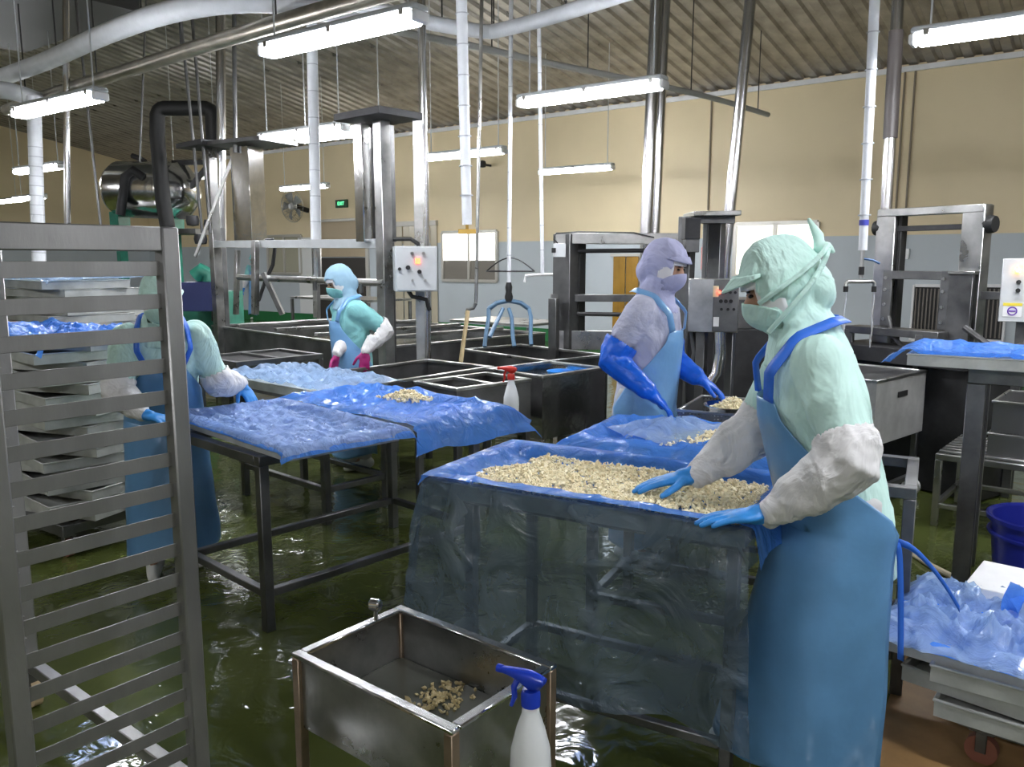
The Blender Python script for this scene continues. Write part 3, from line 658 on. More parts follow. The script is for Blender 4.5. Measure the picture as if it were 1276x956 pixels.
# --- left table with trays A and B
tA = V((-.993, 3.132, 0)); UA = 47.
tabA = table('long grey steel table frame beside the tray rack', tA, UA, 1.22, .70, .735, rails=(.16,), leg=.042, mid=True)
cA, aA = corner_tray(-.859, 3.045, 44.5, .737); tray('metal tray with wrinkled blue film at the near end of the long table', cA, aA)
drape('wrinkled blue film spread over the tray by the rack post', cA + V((0, 0, .006)), aA, (.02, .05, .025, .03), FILMC, amp=.015, seed=1.3, inner=.014, flare=.3, fr=2.3, res=.009)
drape('deeper blue film edging the tray by the rack post', cA + V((0, 0, .002)), aA, (.05, .06, .03, .05), FILM, amp=.010, seed=3.3, flare=.3)
cB, aB = corner_tray(-.424, 3.60, 48.5, .737); tray('metal tray holding one small heap on the long table', cB, aB)
drape('bright blue film draped over the tray with the small heap', cB + V((0, 0, .006)), aB, (.06, .14, .03, .06), FILM, amp=.03, seed=6.6, flare=.5, inner=.012)
heap = gz(508, 497, .80)
def pos2(r):
    x = r.gauss(0, .07); y = r.gauss(0, .04)
    if abs(x) > .15 or abs(y) > .1: return None
    return (x, y, .005 + .042 * math.exp(-(x / .09) ** 2 - (y / .055) ** 2) * r.random() ** .5)
food('small heap of pale pieces on the bright blue film', heap, aB, 420, pos2, (.008, .016))
# --- tray C
tabC = table('grey steel table behind the long table, far tray on it', V((-1.06, 4.50, 0)), 48, .48, .92, .735, rails=(.2,), leg=.042)
cC, aC = corner_tray(-1.092, 4.437, 49, .737); tray('metal tray heaped with clear crumpled film in front of the far worker', cC, aC)
drape('clear crumpled film piled on the far tray', cC + V((0, 0, .006)), aC, (.01, .02, .0, .03), FILMC, amp=.036, seed=4.4, inner=.03, flare=.6, fr=1.4, res=.012)

# ================================================================== TANKS
def tank(label, corner, ang, L, W, z1, z0, legs=True, grate=0, m=STEELD, water=None, name='steel_tank', t=.012, rim=.03):
    r = thing(name, label, 'tank', (corner[0], corner[1], 0), math.radians(ang))
    b = MB(); b.tub(0, L, 0, W, z0, z1, t, .012); b.build('basin', m, r)
    for x0, x1, y0, y1 in ((-.006, L + .006, -.006, rim), (-.006, L + .006, W - rim, W + .006), (-.006, rim, rim, W - rim), (L - rim, L + .006, rim, W - rim)):
        MB().box(((x0 + x1) / 2, (y0 + y1) / 2, z1 + .004), (x1 - x0, y1 - y0, .02)).build('rim', STEEL, r)
    if legs:
        for x in (.02, L - .02):
            for y in (.02, W - .02): MB().box((x, y, z0 / 2), (.04, .04, z0)).build('leg', m, r)
    for k in range(grate):
        x = L * (k + 1) / (grate + 1); MB().box((x, W / 2, z1 + .004), (.03, W - 2 * rim, .02)).build('cross_bar', STEEL, r)
    if water is not None: MB().box((L / 2, W / 2, water), (L - 2 * t - .002, W - 2 * t - .002, .004), ch=.0005).build('water', WATER, r)
    return r
WATER = mat('dark standing water', (.03, .032, .025), .05, 0, bump=.2, bscale=10)
tank('shallow divided steel tank right of the tray with the small heap', (-.321, 4.687), 43, .60, .42, .75, .45, grate=1, water=.70)
tank('open steel tub beyond the bright blue film', (-.773, 4.935), 50, 1.0, .66, .75, .40)
tank('steel tank with mirror-like side next to the person in the lilac hood', (.196, 5.209), 44, .63, .53, .75, .34, water=.68, m=CHROME)
tank('long steel tank below the lifting frame', (.267, 6.02), 40, .64, 1.06, .75, .35, water=.6)
bt = tank('large low steel washing tank on the left', (-1.05, 6.50), 44, 1.9, 3.1, .80, .30, water=.70)
for k, (y0, x0, x1) in enumerate(((.5, .1, 1.8), (1.15, .1, 1.8), (1.9, .1, 1.85), (2.6, .05, 1.85))): MB().box(((x0 + x1) / 2, y0, .83), (x1 - x0, .06, .03)).build('cross_bar', STEEL, bt)
table('low table with black grating beside the far tray', V((-2.02, 5.95, 0)), 47, .75, .62, .76, rails=(.25,), mid=True)
gr = MB().box((.375, .31, .735), (.66, .53, .008)).build('grating', BLACK)
for o in list(col.objects):
    if o.get('label') == 'low table with black grating beside the far tray': gr.parent = o
# floating blue sieve in the mirror tank
c_ = gz(640 + 52, 463, .72); b = MB(); b.rev([(.001, .0), (.09, .0), (.105, .03), (.11, .03), (.095, -.004), (.001, -.004)], c_ + V((0.05, .05, -.03)), 24)
one('plastic_bowl', b, mat('sky blue plastic', (.03, .25, .7), .3), 'sky blue plastic bowl floating in the mirror-sided tank', 'bowl')

# ================================================================== SMALL SINK AND SPRAY BOTTLES
SA = -39.; sk = V((-.568, 1.974, 0)); sx_ = V((math.cos(math.radians(SA)), math.sin(math.radians(SA)), 0)); sy_ = V((-sx_.y, sx_.x, 0))
sink = thing('steel_sink', 'small steel foot-bath sink with water in the foreground', 'sink', sk, math.radians(SA)); SLn, SW = .565, .385
MB().tub(0.012, SLn - .012, .012, SW - .012, .30, .495, .006, .006).build('basin', STEEL, sink)
for x0, x1, y0, y1 in ((0, SLn, 0, .028), (0, SLn, SW - .028, SW), (0, .028, .028, SW - .028), (SLn - .028, SLn, .028, SW - .028)):
    MB().box(((x0 + x1) / 2, (y0 + y1) / 2, .497), (x1 - x0, y1 - y0, .012), ch=.003).build('rim', CHROME, sink)
for x in (.014, SLn - .014):
    for y in (.014, SW - .014): MB().box((x, y, .245), (.026, .026, .49), ch=.002).build('leg', mat('tarnished steel leg', (.32, .24, .17), .4, .8, var=.3), sink)
MB().box((SLn / 2, SW / 2, .352), (SLn - .04, SW - .04, .004), ch=.0005).build('water', mat('clear sink water', (.07, .075, .06), .03, 0, bump=.15, bscale=8), sink)
tb = MB(); tb.cyl((.10, SW - .014, .503), (.10, SW - .014, .53), .007); tb.rev([(.001, -.016), (.014, -.016), (.018, -.012), (.018, .012), (.014, .016), (.001, .016)], (.10, SW - .014, .546), 16, axis=(1, .4, 0)); 
tb = MB(); tb.cyl((.02, .27, .503), (.02, .27, .53), .007); tb.rev([(.001, -.016), (.014, -.016), (.018, -.012), (.018, .012), (.014, .016), (.001, .016)], (.02, .27, .546), 16, axis=(1, .4, 0)); tb.build('drain_knob', CHROME, sink)
hd = MB(); hd.tube([(-.002, .02, .46), (-.03, .02, .46), (-.036, .03, .46), (-.036, .11, .46), (-.03, .12, .46), (-.002, .12, .46)], .008, 8); hd.build('side_handle', CHROME, sink)
def pos3(r):
    x = r.gauss(0, .03); y = r.gauss(0, .06)
    return None if abs(x) > .075 or abs(y) > .1 else (x, y, r.random() * .002)
sc_ = gz(546, 872, .357); food('soggy yellow scraps floating in the small sink', sc_, SA, 170, pos3, (.006, .012), mat('soggy yellow scraps', (.42, .34, .17), .4))
def spray(label, P, ang, headm, s=1., tiltm=None):
    """P = underside of the bottle"""
    t = thing('spray_bottle', label, 'spray bottle', P, math.radians(ang), 'hanging spray bottles')
    MB().rev([(.001, 0), (.034 * s, 0), (.040 * s, .006 * s), (.041 * s, .05 * s), (.039 * s, .09 * s), (.028 * s, .135 * s), (.0175 * s, .165 * s), (.0155 * s, .19 * s), (.001, .19 * s)], (0, 0, 0), 28).build('bottle', VINYLB, t)
    c_ = MB().rev([(.001, .182 * s), (.019 * s, .182 * s), (.0195 * s, .206 * s), (.0165 * s, .214 * s), (.001, .214 * s)], (0, 0, 0), 20).build('collar', headm, t)
    h = MB(); rings = []
    for x, w_, z0, z1 in ((-.03, .010, .232, .244), (-.018, .013, .216, .250), (.0, .014, .212, .254), (.025, .013, .226, .252), (.05, .010, .232, .249), (.066, .008, .233, .246)):
        rings.append((V((x * s, 0, (z0 + z1) / 2 * s)), V((0, w_ * s, 0)), V((0, 0, (z1 - z0) / 2 * s))))
    loft(h, rings, 14); h.build('spray_head', headm, t)
    tr = MB(); tr.tube([V((.028, 0, .23)) * s, V((.038, 0, .21)) * s, V((.036, 0, .19)) * s, V((.044, 0, .168)) * s], [.007 * s, .006 * s, .006 * s, .004 * s], 8); tr.build('trigger', headm, t)
    MB().cyl(V((.064, 0, .24)) * s, V((.075, 0, .24)) * s, .0085 * s, seg=10).build('nozzle', headm, t)
    return t
spb = sk + sx_ * (SLn + .024) + sy_ * .10
P_sp = gy(661, 985, 1.66); spray('white spray bottle with blue head hooked on the small sink', (P_sp.x, P_sp.y, P_sp.z), 150, BLUEP, 1.12)
P_s2 = gy(637, 516, 4.72); spray('white spray bottle with red head hanging on the divided tank', (P_s2.x, P_s2.y, P_s2.z), 160, RED, 1.12)

# ================================================================== TRAY RACK
def rack(label, FR, FL, W, ztop, pitch, nr, zbot=.13, m=RACKM):
    d = (FR - FL); L = d.length; ang = math.atan2(d.y, d.x); t = thing('tray_rack', label, 'rack', (FL.x, FL.y, 0), ang)
    ps = .042
    for y in (0, W):
        for x in (0, L):
            MB().box((x, y, (ztop + zbot) / 2), (ps, ps, ztop - zbot), ch=.004).build('post', m, t)
        MB().box((L / 2, y, ztop - .028), (L - ps, ps * .9, .056)).build('top_beam', m, t)
        MB().box((L / 2, y, zbot + .02), (L - ps, ps * .9, .04)).build('bottom_beam', m, t)
        f_ = None
        for k in range(nr):
            z = ztop - .095 - k * pitch
            if z < zbot + .06: break
            yy = y + (.018 if y == 0 else -.018)
            if f_ is None:
                b = MB(); b.box((L / 2, yy - (.0165 if y == 0 else -.0165), 0), (L - .03, .003, .034), ch=.0008); b.box((L / 2, yy, -.0155), (L - .03, .034, .003), ch=.0008); f_ = o = b.build('tray_runner', m, t)
            else: o = f_.copy(); col.objects.link(o); o.parent = t
            o.location.z = z
    for x in (0, L):
        MB().box((x, W / 2, ztop - .02), (ps * .9, W - ps, .04)).build('top_beam', m, t); MB().box((x, W / 2, zbot + .02), (ps * .9, W - ps, .04)).build('bottom_beam', m, t)
    for x in (0, L):
        for y in (0, W):
            c_ = MB().box((x, y, .105), (.05, .05, .05)).build('caster', STEELD, t); MB().cyl((x - .014, y, .05), (x + .014, y, .05), .05, seg=20).build('wheel', mat('cream caster wheel', (.55, .42, .25), .5), c_)
    return t
FRp = gy(226, 600, 1.93); FLp = gy(4, 700, 1.62)
rack('tall steel tray rack with empty runners in the left foreground', V((FRp.x, FRp.y, 0)), V((FLp.x, FLp.y, 0)), 1.06, gy(226, 283, 1.93).z, .0755, 19)
# ================================================================== STACKS OF TRAYS
def caster(parent, x, y, zt, m=CASTER, r=.045):
    b = MB(); b.box((x, y, zt - .01), (.07, .06, .012)); b.box((x, y - .022, zt - .045), (.03, .005, .07)); b.box((x, y + .022, zt - .045), (.03, .005, .07)); o = b.build('caster_fork', STEELD, parent)
    MB().cyl((x, y - .016, r), (x, y + .016, r), r, seg=20).build('caster_wheel', m, o)
def dolly(label, c, ang, L, W, z0=.12, th=.05):
    t = thing('tray_dolly', label, 'dolly', (c[0], c[1], 0), math.radians(ang))
    for y in (-W / 2 + .03, W / 2 - .03): MB().box((0, y, z0 + th / 2), (L, .06, th)).build('side_rail', STEELD, t)
    for x in (-L / 2 + .03, 0, L / 2 - .03): MB().box((x, 0, z0 + th / 2 - .001), (.05, W - .12, th * .8)).build('cross_rail', STEELD, t)
    for x in (-L / 2 + .06, L / 2 - .06):
        for y in (-W / 2 + .05, W / 2 - .05): caster(t, x, y, z0)
    return t
rs = random.Random(3)
# left stack
cst = V((-2.50, 4.45, 0)); dolly('low wheeled dolly under the tall tray stack at left', cst, -34, .98, .56, .12, .06)
NS = 17
for k in range(NS):
    an = -30 + (-1) ** k * 11 + rs.uniform(-3, 3); off = V((rs.uniform(-.02, .02), rs.uniform(-.02, .02), .183 + k * .0542))
    tray('metal tray, %s from the bottom of the tall stack behind the rack' % ordn(k), cst + off, an, 'trays stacked behind the rack')
zt = .183 + NS * .0542
drape('blue film crumpled over the tall tray stack behind the rack', cst + V((0, 0, zt - .035)), -34, (.05, .05, .05, .05), FILM, amp=.035, seed=11, inner=.03, flare=.6)
# second, farther stack with film
c2 = V((-3.05, 5.55, 0)); dolly('low wheeled dolly under the farther tray stack', c2, -36, .98, .56, .12, .06)
for k in range(22):
    an = -36 + (-1) ** k * 6 + rs.uniform(-2, 2); lab = ['metal tray, %s from the bottom of the farther high stack' % ordn(k) if k < 20 else 'metal tray, %s of the farther high stack' % ('second from the top' if k == 20 else 'topmost')][0]
    tray(lab, c2 + V((rs.uniform(-.015, .015), rs.uniform(-.015, .015), .183 + k * .0542)), an, 'trays in the farther stack')
drape('pale blue film bag puffed up on the farther high stack', c2 + V((0, 0, .183 + 22 * .0542 - .03)), -36, (.03, .03, .04, .04), FILMC, amp=.03, seed=14, inner=.03, flare=.6)
# right foreground pallet stack
PA = -41.; pc = V((1.104, 2.374, 0)); px_ = V((math.cos(math.radians(PA)), math.sin(math.radians(PA)), 0)); py_ = V((-px_.y, px_.x, 0))
WT_ = mat('grey white tray edge', (.62, .60, .54), .6, 0, var=.12)
cR = pc + px_ * .50 + py_ * .28
dolly('wheeled dolly under the low tray stack at right', cR + px_ * .20 + py_ * .05, PA, .92, .5, .12, .045)
for k, (dx, da) in enumerate(((.18, 2), (.10, -4), (.16, 3))):
    tray('metal tray, %s under the blue film at lower right' % ('lowest' if k == 0 else 'second' if k == 1 else 'third'), cR + px_ * dx + V((0, 0, .167 + k * .0542)), PA + da, 'trays of the low right stack')
tp_ = tray('pale metal tray topmost of the low stack at lower right', cR + V((0, 0, .167 + 3 * .0505)), PA, 'trays of the low right stack')
zT = .167 + 4 * .0505
drape('crumpled blue film lying on the low tray stack at lower right', cR + px_ * .02 + V((0, 0, zT - .048)), PA, (.02, .05, .015, .02), FILMC, amp=.05, seed=21, inner=.05, flare=.4, fr=1.4, res=.011)
drape('blue film under the crumpled one at lower right', cR + px_ * .02 + V((0, 0, zT - .05)), PA, (.02, .02, .02, .02), FILM, amp=.012, seed=23, inner=.042, flare=.3)
def flag(u, v): return V((.05 * v * math.sin(u * 3) + .06 * u * (1 - v), .02 * math.sin(v * 4 + u * 2), .15 * v * (1 - .4 * u)))
b = MB().grid(flag, 8, 12); o = b.build('film_scrap', FILM, smooth=80); o.location = gz(1250, 780, zT + .01); tag(o, 'pointed scrap of blue film standing up at the right edge', 'plastic sheet')
wbp = gz(1215, 735, .40); wb = MB(); wb.box(wbp + px_ * .42 + py_ * .12, (.9, .30, .04), rz=math.radians(PA)); one('white_board', wb, WHITEP, 'white foam board lying behind the blue film at right', 'board')
sb = MB()
for q in (.1, .75): sb.box(wbp + px_ * q + py_ * .12 + V((0, 0, -.21)), (.05, .05, .38), rz=math.radians(PA))
one('board_trestle', sb, STEELD, 'dark legs under the white foam board', 'trestle')
# cardboard on the floor
cp = [gz(1072, 975), gz(1128, 812), gz(1300, 835), gz(1330, 975)]
b = MB(); b.add([p + V((0, 0, .004)) for p in cp] + [p + V((0, 0, .0005)) for p in cp], [[0, 3, 2, 1], [4, 5, 6, 7]] + [[k, (k + 1) % 4, 4 + (k + 1) % 4, 4 + k] for k in range(4)])
one('cardboard_sheet', b, CARD, 'flattened brown cardboard on the floor at lower right', 'cardboard')

# ================================================================== RIGHT SIDE
# stand with tray at shoulder-high right
P1 = gy(1200, 700, 3.62); SAa = -33.
st = table('tall dark steel stand under the tray at the right edge', V((P1.x - .05, P1.y, 0)), SAa, .95, .42, 1.03, rails=(), leg=.075, m=STEELD)
q = gy(1130, 452, 3.66); sx2 = V((math.cos(math.radians(SAa)), math.sin(math.radians(SAa)), 0)); sy2 = V((-sx2.y, sx2.x, 0))
cS = V((q.x, q.y, 1.032)) + sx2 * TL / 2 + sy2 * TW / 2
tray('metal tray with blue film at chest height by the right edge', cS, SAa)
drape('blue film with a folded corner on the chest-high right tray', cS + V((0, 0, .012)), SAa, (.09, .03, .0, .05), FILM, amp=.022, seed=31, flare=.5, inner=.02)
# wheeled tub
tr = tank('wheeled steel tub right of the nearest worker', (2.10, 4.66), 42, .70, .62, .80, .42, legs=False, m=mat('dull tub steel', (.5, .5, .48), .4, .5, var=.15))
for x in (.03, .67):
    for y in (.03, .59):
        lg = MB().box((x, y, .26), (.035, .035, .34)).build('leg', STEELD, tr); MB().cyl((x - .015, y, .055), (x + .015, y, .055), .055, seg=20).build('caster', WHITEP, lg)
for y in (.03, .59): MB().box((.35, y, .13), (.62, .03, .03)).build('stretcher', STEELD, tr)
MB().box((.35, .31, .795), (.65, .57, .02)).build('lid', STEELD, tr)
hb = MB(); hb.box((.35, -.008, .70), (.13, .006, .035)); hb.build('hand_slot', BLACK, tr)
# slatted bench
bn = table('low slatted steel bench at the right edge', V((2.39, 4.51, 0)), -40, .95, .62, .42, rails=(.12,), leg=.035, m=STEEL)
for k in range(8): MB().box((.475, .055 + k * .073, .428), (.93, .035, .016)).build('slat', STEEL, bn)
# perforated basket on the bench
def basket(label, c, ang, L, W, H, holes=True, m=STEEL):
    t = thing('perforated_basket', label, 'basket', c, math.radians(ang)); pm = perf_mat()
    MB().tub(-L / 2, L / 2, -W / 2, W / 2, 0, H, .004, .004).build('mesh_pan', pm, t)
    for x0, x1, y0, y1 in ((-L / 2 - .008, L / 2 + .008, -W / 2 - .008, -W / 2 + .008), (-L / 2 - .008, L / 2 + .008, W / 2 - .008, W / 2 + .008), (-L / 2 - .008, -L / 2 + .008, -W / 2, W / 2), (L / 2 - .008, L / 2 + .008, -W / 2, W / 2)):
        MB().box(((x0 + x1) / 2, (y0 + y1) / 2, H), (x1 - x0, y1 - y0, .014)).build('rim', STEEL, t)
    return t
def perf_mat():
    if 'perforated steel' in MATS: return MATS['perforated steel']
    m = bpy.data.materials.new('perforated steel'); N, L = nt(m); b = N['Principled BSDF']; out = N['Material Output']
    b.inputs['Base Color'].default_value = (.4, .4, .4, 1); b.inputs['Metallic'].default_value = 1; b.inputs['Roughness'].default_value = .35
    tc = N.new('ShaderNodeTexCoord'); vo = N.new('ShaderNodeTexVoronoi'); vo.inputs['Scale'].default_value = 62; vo.inputs['Randomness'].default_value = 0; L.new(tc.outputs['Object'], vo.inputs['Vector'])
    lt = N.new('ShaderNodeMath'); lt.operation = 'LESS_THAN'; lt.inputs[1].default_value = .33; L.new(vo.outputs['Distance'], lt.inputs[0])
    tr = N.new('ShaderNodeBsdfTransparent'); mx = N.new('ShaderNodeMixShader'); L.new(lt.outputs[0], mx.inputs[0]); L.new(b.outputs[0], mx.inputs[1]); L.new(tr.outputs[0], mx.inputs[2]); L.new(mx.outputs[0], out.inputs[0])
    MATS['perforated steel'] = m; return m
bx2 = V((2.39, 4.51, 0)) + V((math.cos(math.radians(-40)), math.sin(math.radians(-40)), 0)) * .55 + V((math.sin(math.radians(40)), math.cos(math.radians(40)), 0)) * .32
basket('perforated steel basket standing on the slatted bench', V((bx2.x, bx2.y, .437)), -40, .62, .5, .12)
basket('deeper perforated basket stacked in the one on the bench', V((bx2.x, bx2.y, .565)), -40, .60, .48, .17)
# basket + bowl in front of person with gauntlets
bc = gz(890, 512, .80); table('grey table under the perforated basket behind the second tray', V((bc.x - .20, bc.y - .06, 0)), -27, .72, .62, .66, rails=(.2,), leg=.035)
basket('perforated basket tray between the person with gauntlets and the nearest worker', V((bc.x + .20, bc.y + .06, .663)), -27, .60, .46, .14)
bw = MB(); bw.rev([(.001, 0), (.06, 0), (.10, .03), (.128, .075), (.134, .078), (.130, .082), (.122, .078), (.096, .034), (.058, .006), (.001, .006)], (0, 0, 0), 30)
bwp = gy(893, 520, 3.62); one('steel_bowl', bw, CHROME, 'round steel bowl with pale pieces inside the basket tray', 'bowl', base=(0, 0, 0)).location = (bc.x + .09, bc.y + .02, .745)
stb = MB(); stb.box((bc.x + .09, bc.y + .02, .706), (.14, .14, .074)); one('steel_block', stb, STEELD, 'steel block under the round bowl in the basket tray', 'block')
def pos4(r):
    x = r.gauss(0, .045); y = r.gauss(0, .045); return None if x * x + y * y > .011 else (x, y, .06 * math.exp(-(x * x + y * y) / .004) * r.random() ** .5)
food('pale pieces in the round steel bowl', V((bc.x + .09, bc.y + .02, .805)), 0, 420, pos4, (.008, .015))
# bucket
bk = thing('bucket', 'royal blue plastic bucket at the right edge', 'bucket', (2.33, 3.45, 0), 0)
MB().rev([(.001, .0), (.165, .0), (.17, .01), (.205, .36), (.222, .365), (.225, .385), (.215, .39), (.20, .38), (.162, .02), (.001, .016)], (0, 0, 0), 40).build('pail', BUCKET, bk)
MB().rev([(.203, .30), (.216, .302), (.217, .312), (.203, .314)], (0, 0, 0), 40).build('rib_ring', BUCKET, bk)
bst = MB(); 
# hose on floor
hp_ = [gz(1092, 655, .015), gz(1120, 678, .015), gz(1160, 705, .015), gz(1205, 728, .015), gz(1250, 735, .015)]
b = MB().tube([hp_[0].lerp(hp_[1], k / 3) for k in range(3)] + [hp_[1].lerp(hp_[2], k / 3) for k in range(3)] + [hp_[2].lerp(hp_[3], k / 3) for k in range(3)] + [hp_[3]], .015, 8)
one('water_hose', b, mat('cream hose', (.55, .48, .33), .5), 'cream hose snaking over the wet floor at right', 'hose')
# ================================================================== MACHINES AND FRAMES
def frame(name, label, cat, loc, rz=0., group=None): return thing(name, label, cat, loc, rz, group)
def bm_(parent, name, p0, p1, w_, h_, m, world=True, ch=.003): b = MB(); b.beam(p0, p1, w_, h_, ch=ch); return b.build(name, m, parent, world=world)
def cy_(parent, name, p0, p1, r, m, seg=12, r1=None): return MB().cyl(p0, p1, r, r1, seg).build(name, m, parent, world=True)
def bxw(parent, name, c, size, m, rz=0., ch=.003): return MB().box(c, size, rz, ch).build(name, m, parent, world=True)
R45 = -math.radians(42)
# --- lifting frame behind the person in the lilac hood
Y1 = 6.95; a = gy(704, 450, Y1); t = frame('lifting_frame', 'square steel lifting frame behind the person in the lilac hood', 'machine', (a.x, a.y, 0))
def fx_(x, y, Y=Y1): return gy(x, y, Y)
pl, pr_ = fx_(704, 450), fx_(842, 450)
bm_(t, 'post', V((pl.x, Y1, .30)), V((pl.x, Y1, fx_(704, 292).z)), .17, .14, STEELD); bm_(t, 'post', V((pr_.x, Y1, .30)), V((pr_.x, Y1, fx_(842, 292).z)), .17, .14, STEELD)
bm_(t, 'guide_channel', V((pl.x + .12, Y1 + .05, .80)), V((pl.x + .12, Y1 + .05, fx_(704, 300).z)), .06, .10, BLACK)
bm_(t, 'top_beam', fx_(692, 297), fx_(862, 298), .16, .09, STEEL)
cy_(t, 'round_bar', fx_(712, 313), fx_(835, 312), .018, DARK); cy_(t, 'round_bar', fx_(712, 391), fx_(835, 393), .018, DARK)
bm_(t, 'crossbeam', fx_(686, 371), fx_(858, 372), .08, .06, STEELD); bm_(t, 'crossbeam', fx_(688, 425), fx_(850, 430), .08, .06, STEELD)
bm_(t, 'front_post', fx_(690, 372, Y1 - .12), fx_(690, 452, Y1 - .12), .08, .05, STEELD)
bxw(t, 'apron_plate', V(((pl.x + pr_.x) / 2, Y1 - .06, .83)), (1.1, .03, .16), STEEL)
sb_ = bxw(t, 'switch_box', fx_(697, 312, Y1 - .14), (.10, .08, .11), BOXG); bxw(t, 'switch_window', fx_(690, 312, Y1 - .19), (.035, .01, .04), BLACK)
MB().tube([fx_(697, 305, Y1 - .1), fx_(690, 298, Y1 - .1), fx_(693, 291, Y1 - .1), fx_(720, 289, Y1 - .1), fx_(790, 290, Y1 - .1), fx_(815, 296, Y1 - .1)], .006, 6).build('cable', BLACK, t, world=True)
for x in (pl.x, pr_.x): bxw(t, 'foot', V((x, Y1, .15)), (.12, .12, .30), STEELD)
# --- press column with control box
Y2 = 5.35; a = gy(890, 470, Y2); t = frame('press_column', 'dark steel press column with a control cabinet in the middle background', 'machine', (a.x, a.y, 0))
f2 = lambda x, y, d=0.: gy(x, y, Y2 + d)
for x0 in (866, 905):
    p = f2(x0, 300); bm_(t, 'column', V((p.x, Y2 + .25, .0)), V((p.x, Y2 + .25, f2(x0, 270, .25).z)), .09, .09, STEELD)
for x0 in (880, 893):
    p = f2(x0, 300, .35); bm_(t, 'inner_column', V((p.x, Y2 + .35, .0)), V((p.x, Y2 + .35, f2(x0, 272, .35).z)), .035, .05, BOXG if x0 == 880 else BLACK)
bm_(t, 'top_plate', f2(858, 268, .25), f2(915, 267, .25), .35, .03, STEEL)
bm_(t, 'top_bar', f2(862, 274, .2), f2(915, 274, .2), .05, .05, STEELD)
bxw(t, 'motor_block', f2(861, 285, .12), (.10, .12, .14), DARK); bxw(t, 'motor_block', f2(861, 305, .12), (.09, .10, .10), STEELD)
bxw(t, 'red_motor', f2(886, 322, .55), (.12, .10, .16), RED); bxw(t, 'side_panel', f2(842, 318, .2), (.12, .1, .14), STEELD)
bxw(t, 'machine_bed', V((f2(905, 440).x, Y2 + .45, .52)), (.75, .5, 1.02), DARK); bxw(t, 'machine_head', V((f2(930, 400).x, Y2 + .5, 1.13)), (.40, .4, .2), STEELD)
cb = bxw(t, 'control_cabinet', f2(889, 380, -.08), (.31, .20, .335), STEEL, rz=math.radians(-14))
cc = f2(889, 380, -.08); d_ = Matrix.Rotation(math.radians(-14), 3, 'Z')
bxw(t, 'cabinet_door', cc + d_ @ V((.075, -.104, 0)), (.155, .012, .325), STEELD, rz=math.radians(-14))
for i, (x, z, m_, r_) in enumerate(((.035, .085, RED, .010), (.07, .085, BLACK, .009), (.10, .085, BLACK, .009), (.13, .085, BLACK, .009), (.045, .03, BLACK, .012), (.075, .03, BLACK, .012), (.105, .03, BLACK, .012), (.05, -.02, BLACK, .009), (.09, -.02, BLACK, .009), (.125, -.02, BLACK, .009))):
    p = cc + d_ @ V((x, -.11, z)); q = cc + d_ @ V((x, -.128, z)); cy_(t, 'push_button', p, q, r_, m_ if i else mat('lit red button', (1, .05, .03), .4, emit=3.))
bxw(t, 'warning_label', cc + d_ @ V((.012, -.112, .09)), (.035, .003, .07), mat('yellow white label', (.75, .7, .45), .5), rz=math.radians(-14)); bxw(t, 'warning_label', cc + d_ @ V((.02, -.112, -.10)), (.035, .003, .06), WHITEP, rz=math.radians(-14))
lg = f2(872, 440); bm_(t, 'cabinet_leg', V((lg.x, Y2 - .05, 0)), V((lg.x, Y2 - .05, cc.z - .168)), .06, .06, STEELD); lg = f2(907, 440); bm_(t, 'cabinet_leg', V((lg.x, Y2 - .05, 0)), V((lg.x, Y2 - .05, cc.z - .168)), .05, .05, STEELD)
MB().tube([f2(896, 412, -.12), f2(897, 440, -.13), f2(893, 465, -.13), f2(886, 476, -.13)], .035, 10).build('foil_hose', CHROME, t, world=True)
MB().tube([f2(862, 412, 0), f2(866, 440, 0), f2(858, 470, 0)], .02, 8).build('hose', STEELD, t, world=True)
# --- frame on the right
Y3 = 5.75; p1 = gy(1110, 265, 5.75); p2 = gy(1219, 262, 5.25); t = frame('lifting_frame', 'square steel lifting frame at right in front of the louvred vent', 'machine', (p1.x, p1.y, 0))
dv = (V((p2.x, p2.y, 0)) - V((p1.x, p1.y, 0))).normalized(); rzf = math.atan2(dv.y, dv.x); zt3 = 1.84
bxw(t, 'post', V((p1.x, p1.y, zt3 / 2)), (.14, .10, zt3), STEEL, rzf); bxw(t, 'post', V((p2.x, p2.y, zt3 / 2)), (.14, .10, zt3), STEEL, rzf)
nb = V((-dv.y, dv.x, 0))
bxw(t, 'guide_channel', V((p1.x, p1.y, 1.3)) + dv * .085 + nb * .02, (.025, .07, 1.0), BLACK, rzf)
def on3(s_, z, off=0): return V((p1.x, p1.y, 0)).lerp(V((p2.x, p2.y, 0)), s_) + V((0, 0, z)) - nb * off
bm_(t, 'top_beam', on3(-.1, 1.82), on3(1.1, 1.82), .11, .05, STEEL); bm_(t, 'round_bar', on3(.1, 1.71), on3(.9, 1.71), .035, .035, DARK)
for s_ in (-.13, 1.14): MB().rev([(.001, -.03), (.05, -.03), (.055, -.015), (.055, .015), (.05, .03), (.001, .03)], on3(s_, 1.72), 14, axis=dv).build('bearing', BLACK, t, world=True)
bm_(t, 'inner_beam', on3(.1, 1.40, .07), on3(.9, 1.40, .07), .06, .055, STEELD); 
for s_ in (.12, .80): bm_(t, 'inner_upright', on3(s_, 1.05, .09), on3(s_, 1.43, .09), .06, .04, STEELD)
for s_ in (.12, .80):
    for z in (1.1, 1.2, 1.3, 1.38): MB().cyl(on3(s_, z, .115), on3(s_, z, .125), .011, seg=8).build('bolt', STEEL, t, world=True)
bm_(t, 'lower_beam', on3(-.25, 1.02, .14), on3(.88, 1.02, .14), .16, .05, STEELD)
for s_ in (-.22, .68): bm_(t, 'lower_upright', on3(s_, .50, .2), on3(s_, 1.02, .2), .07, .05, STEELD)
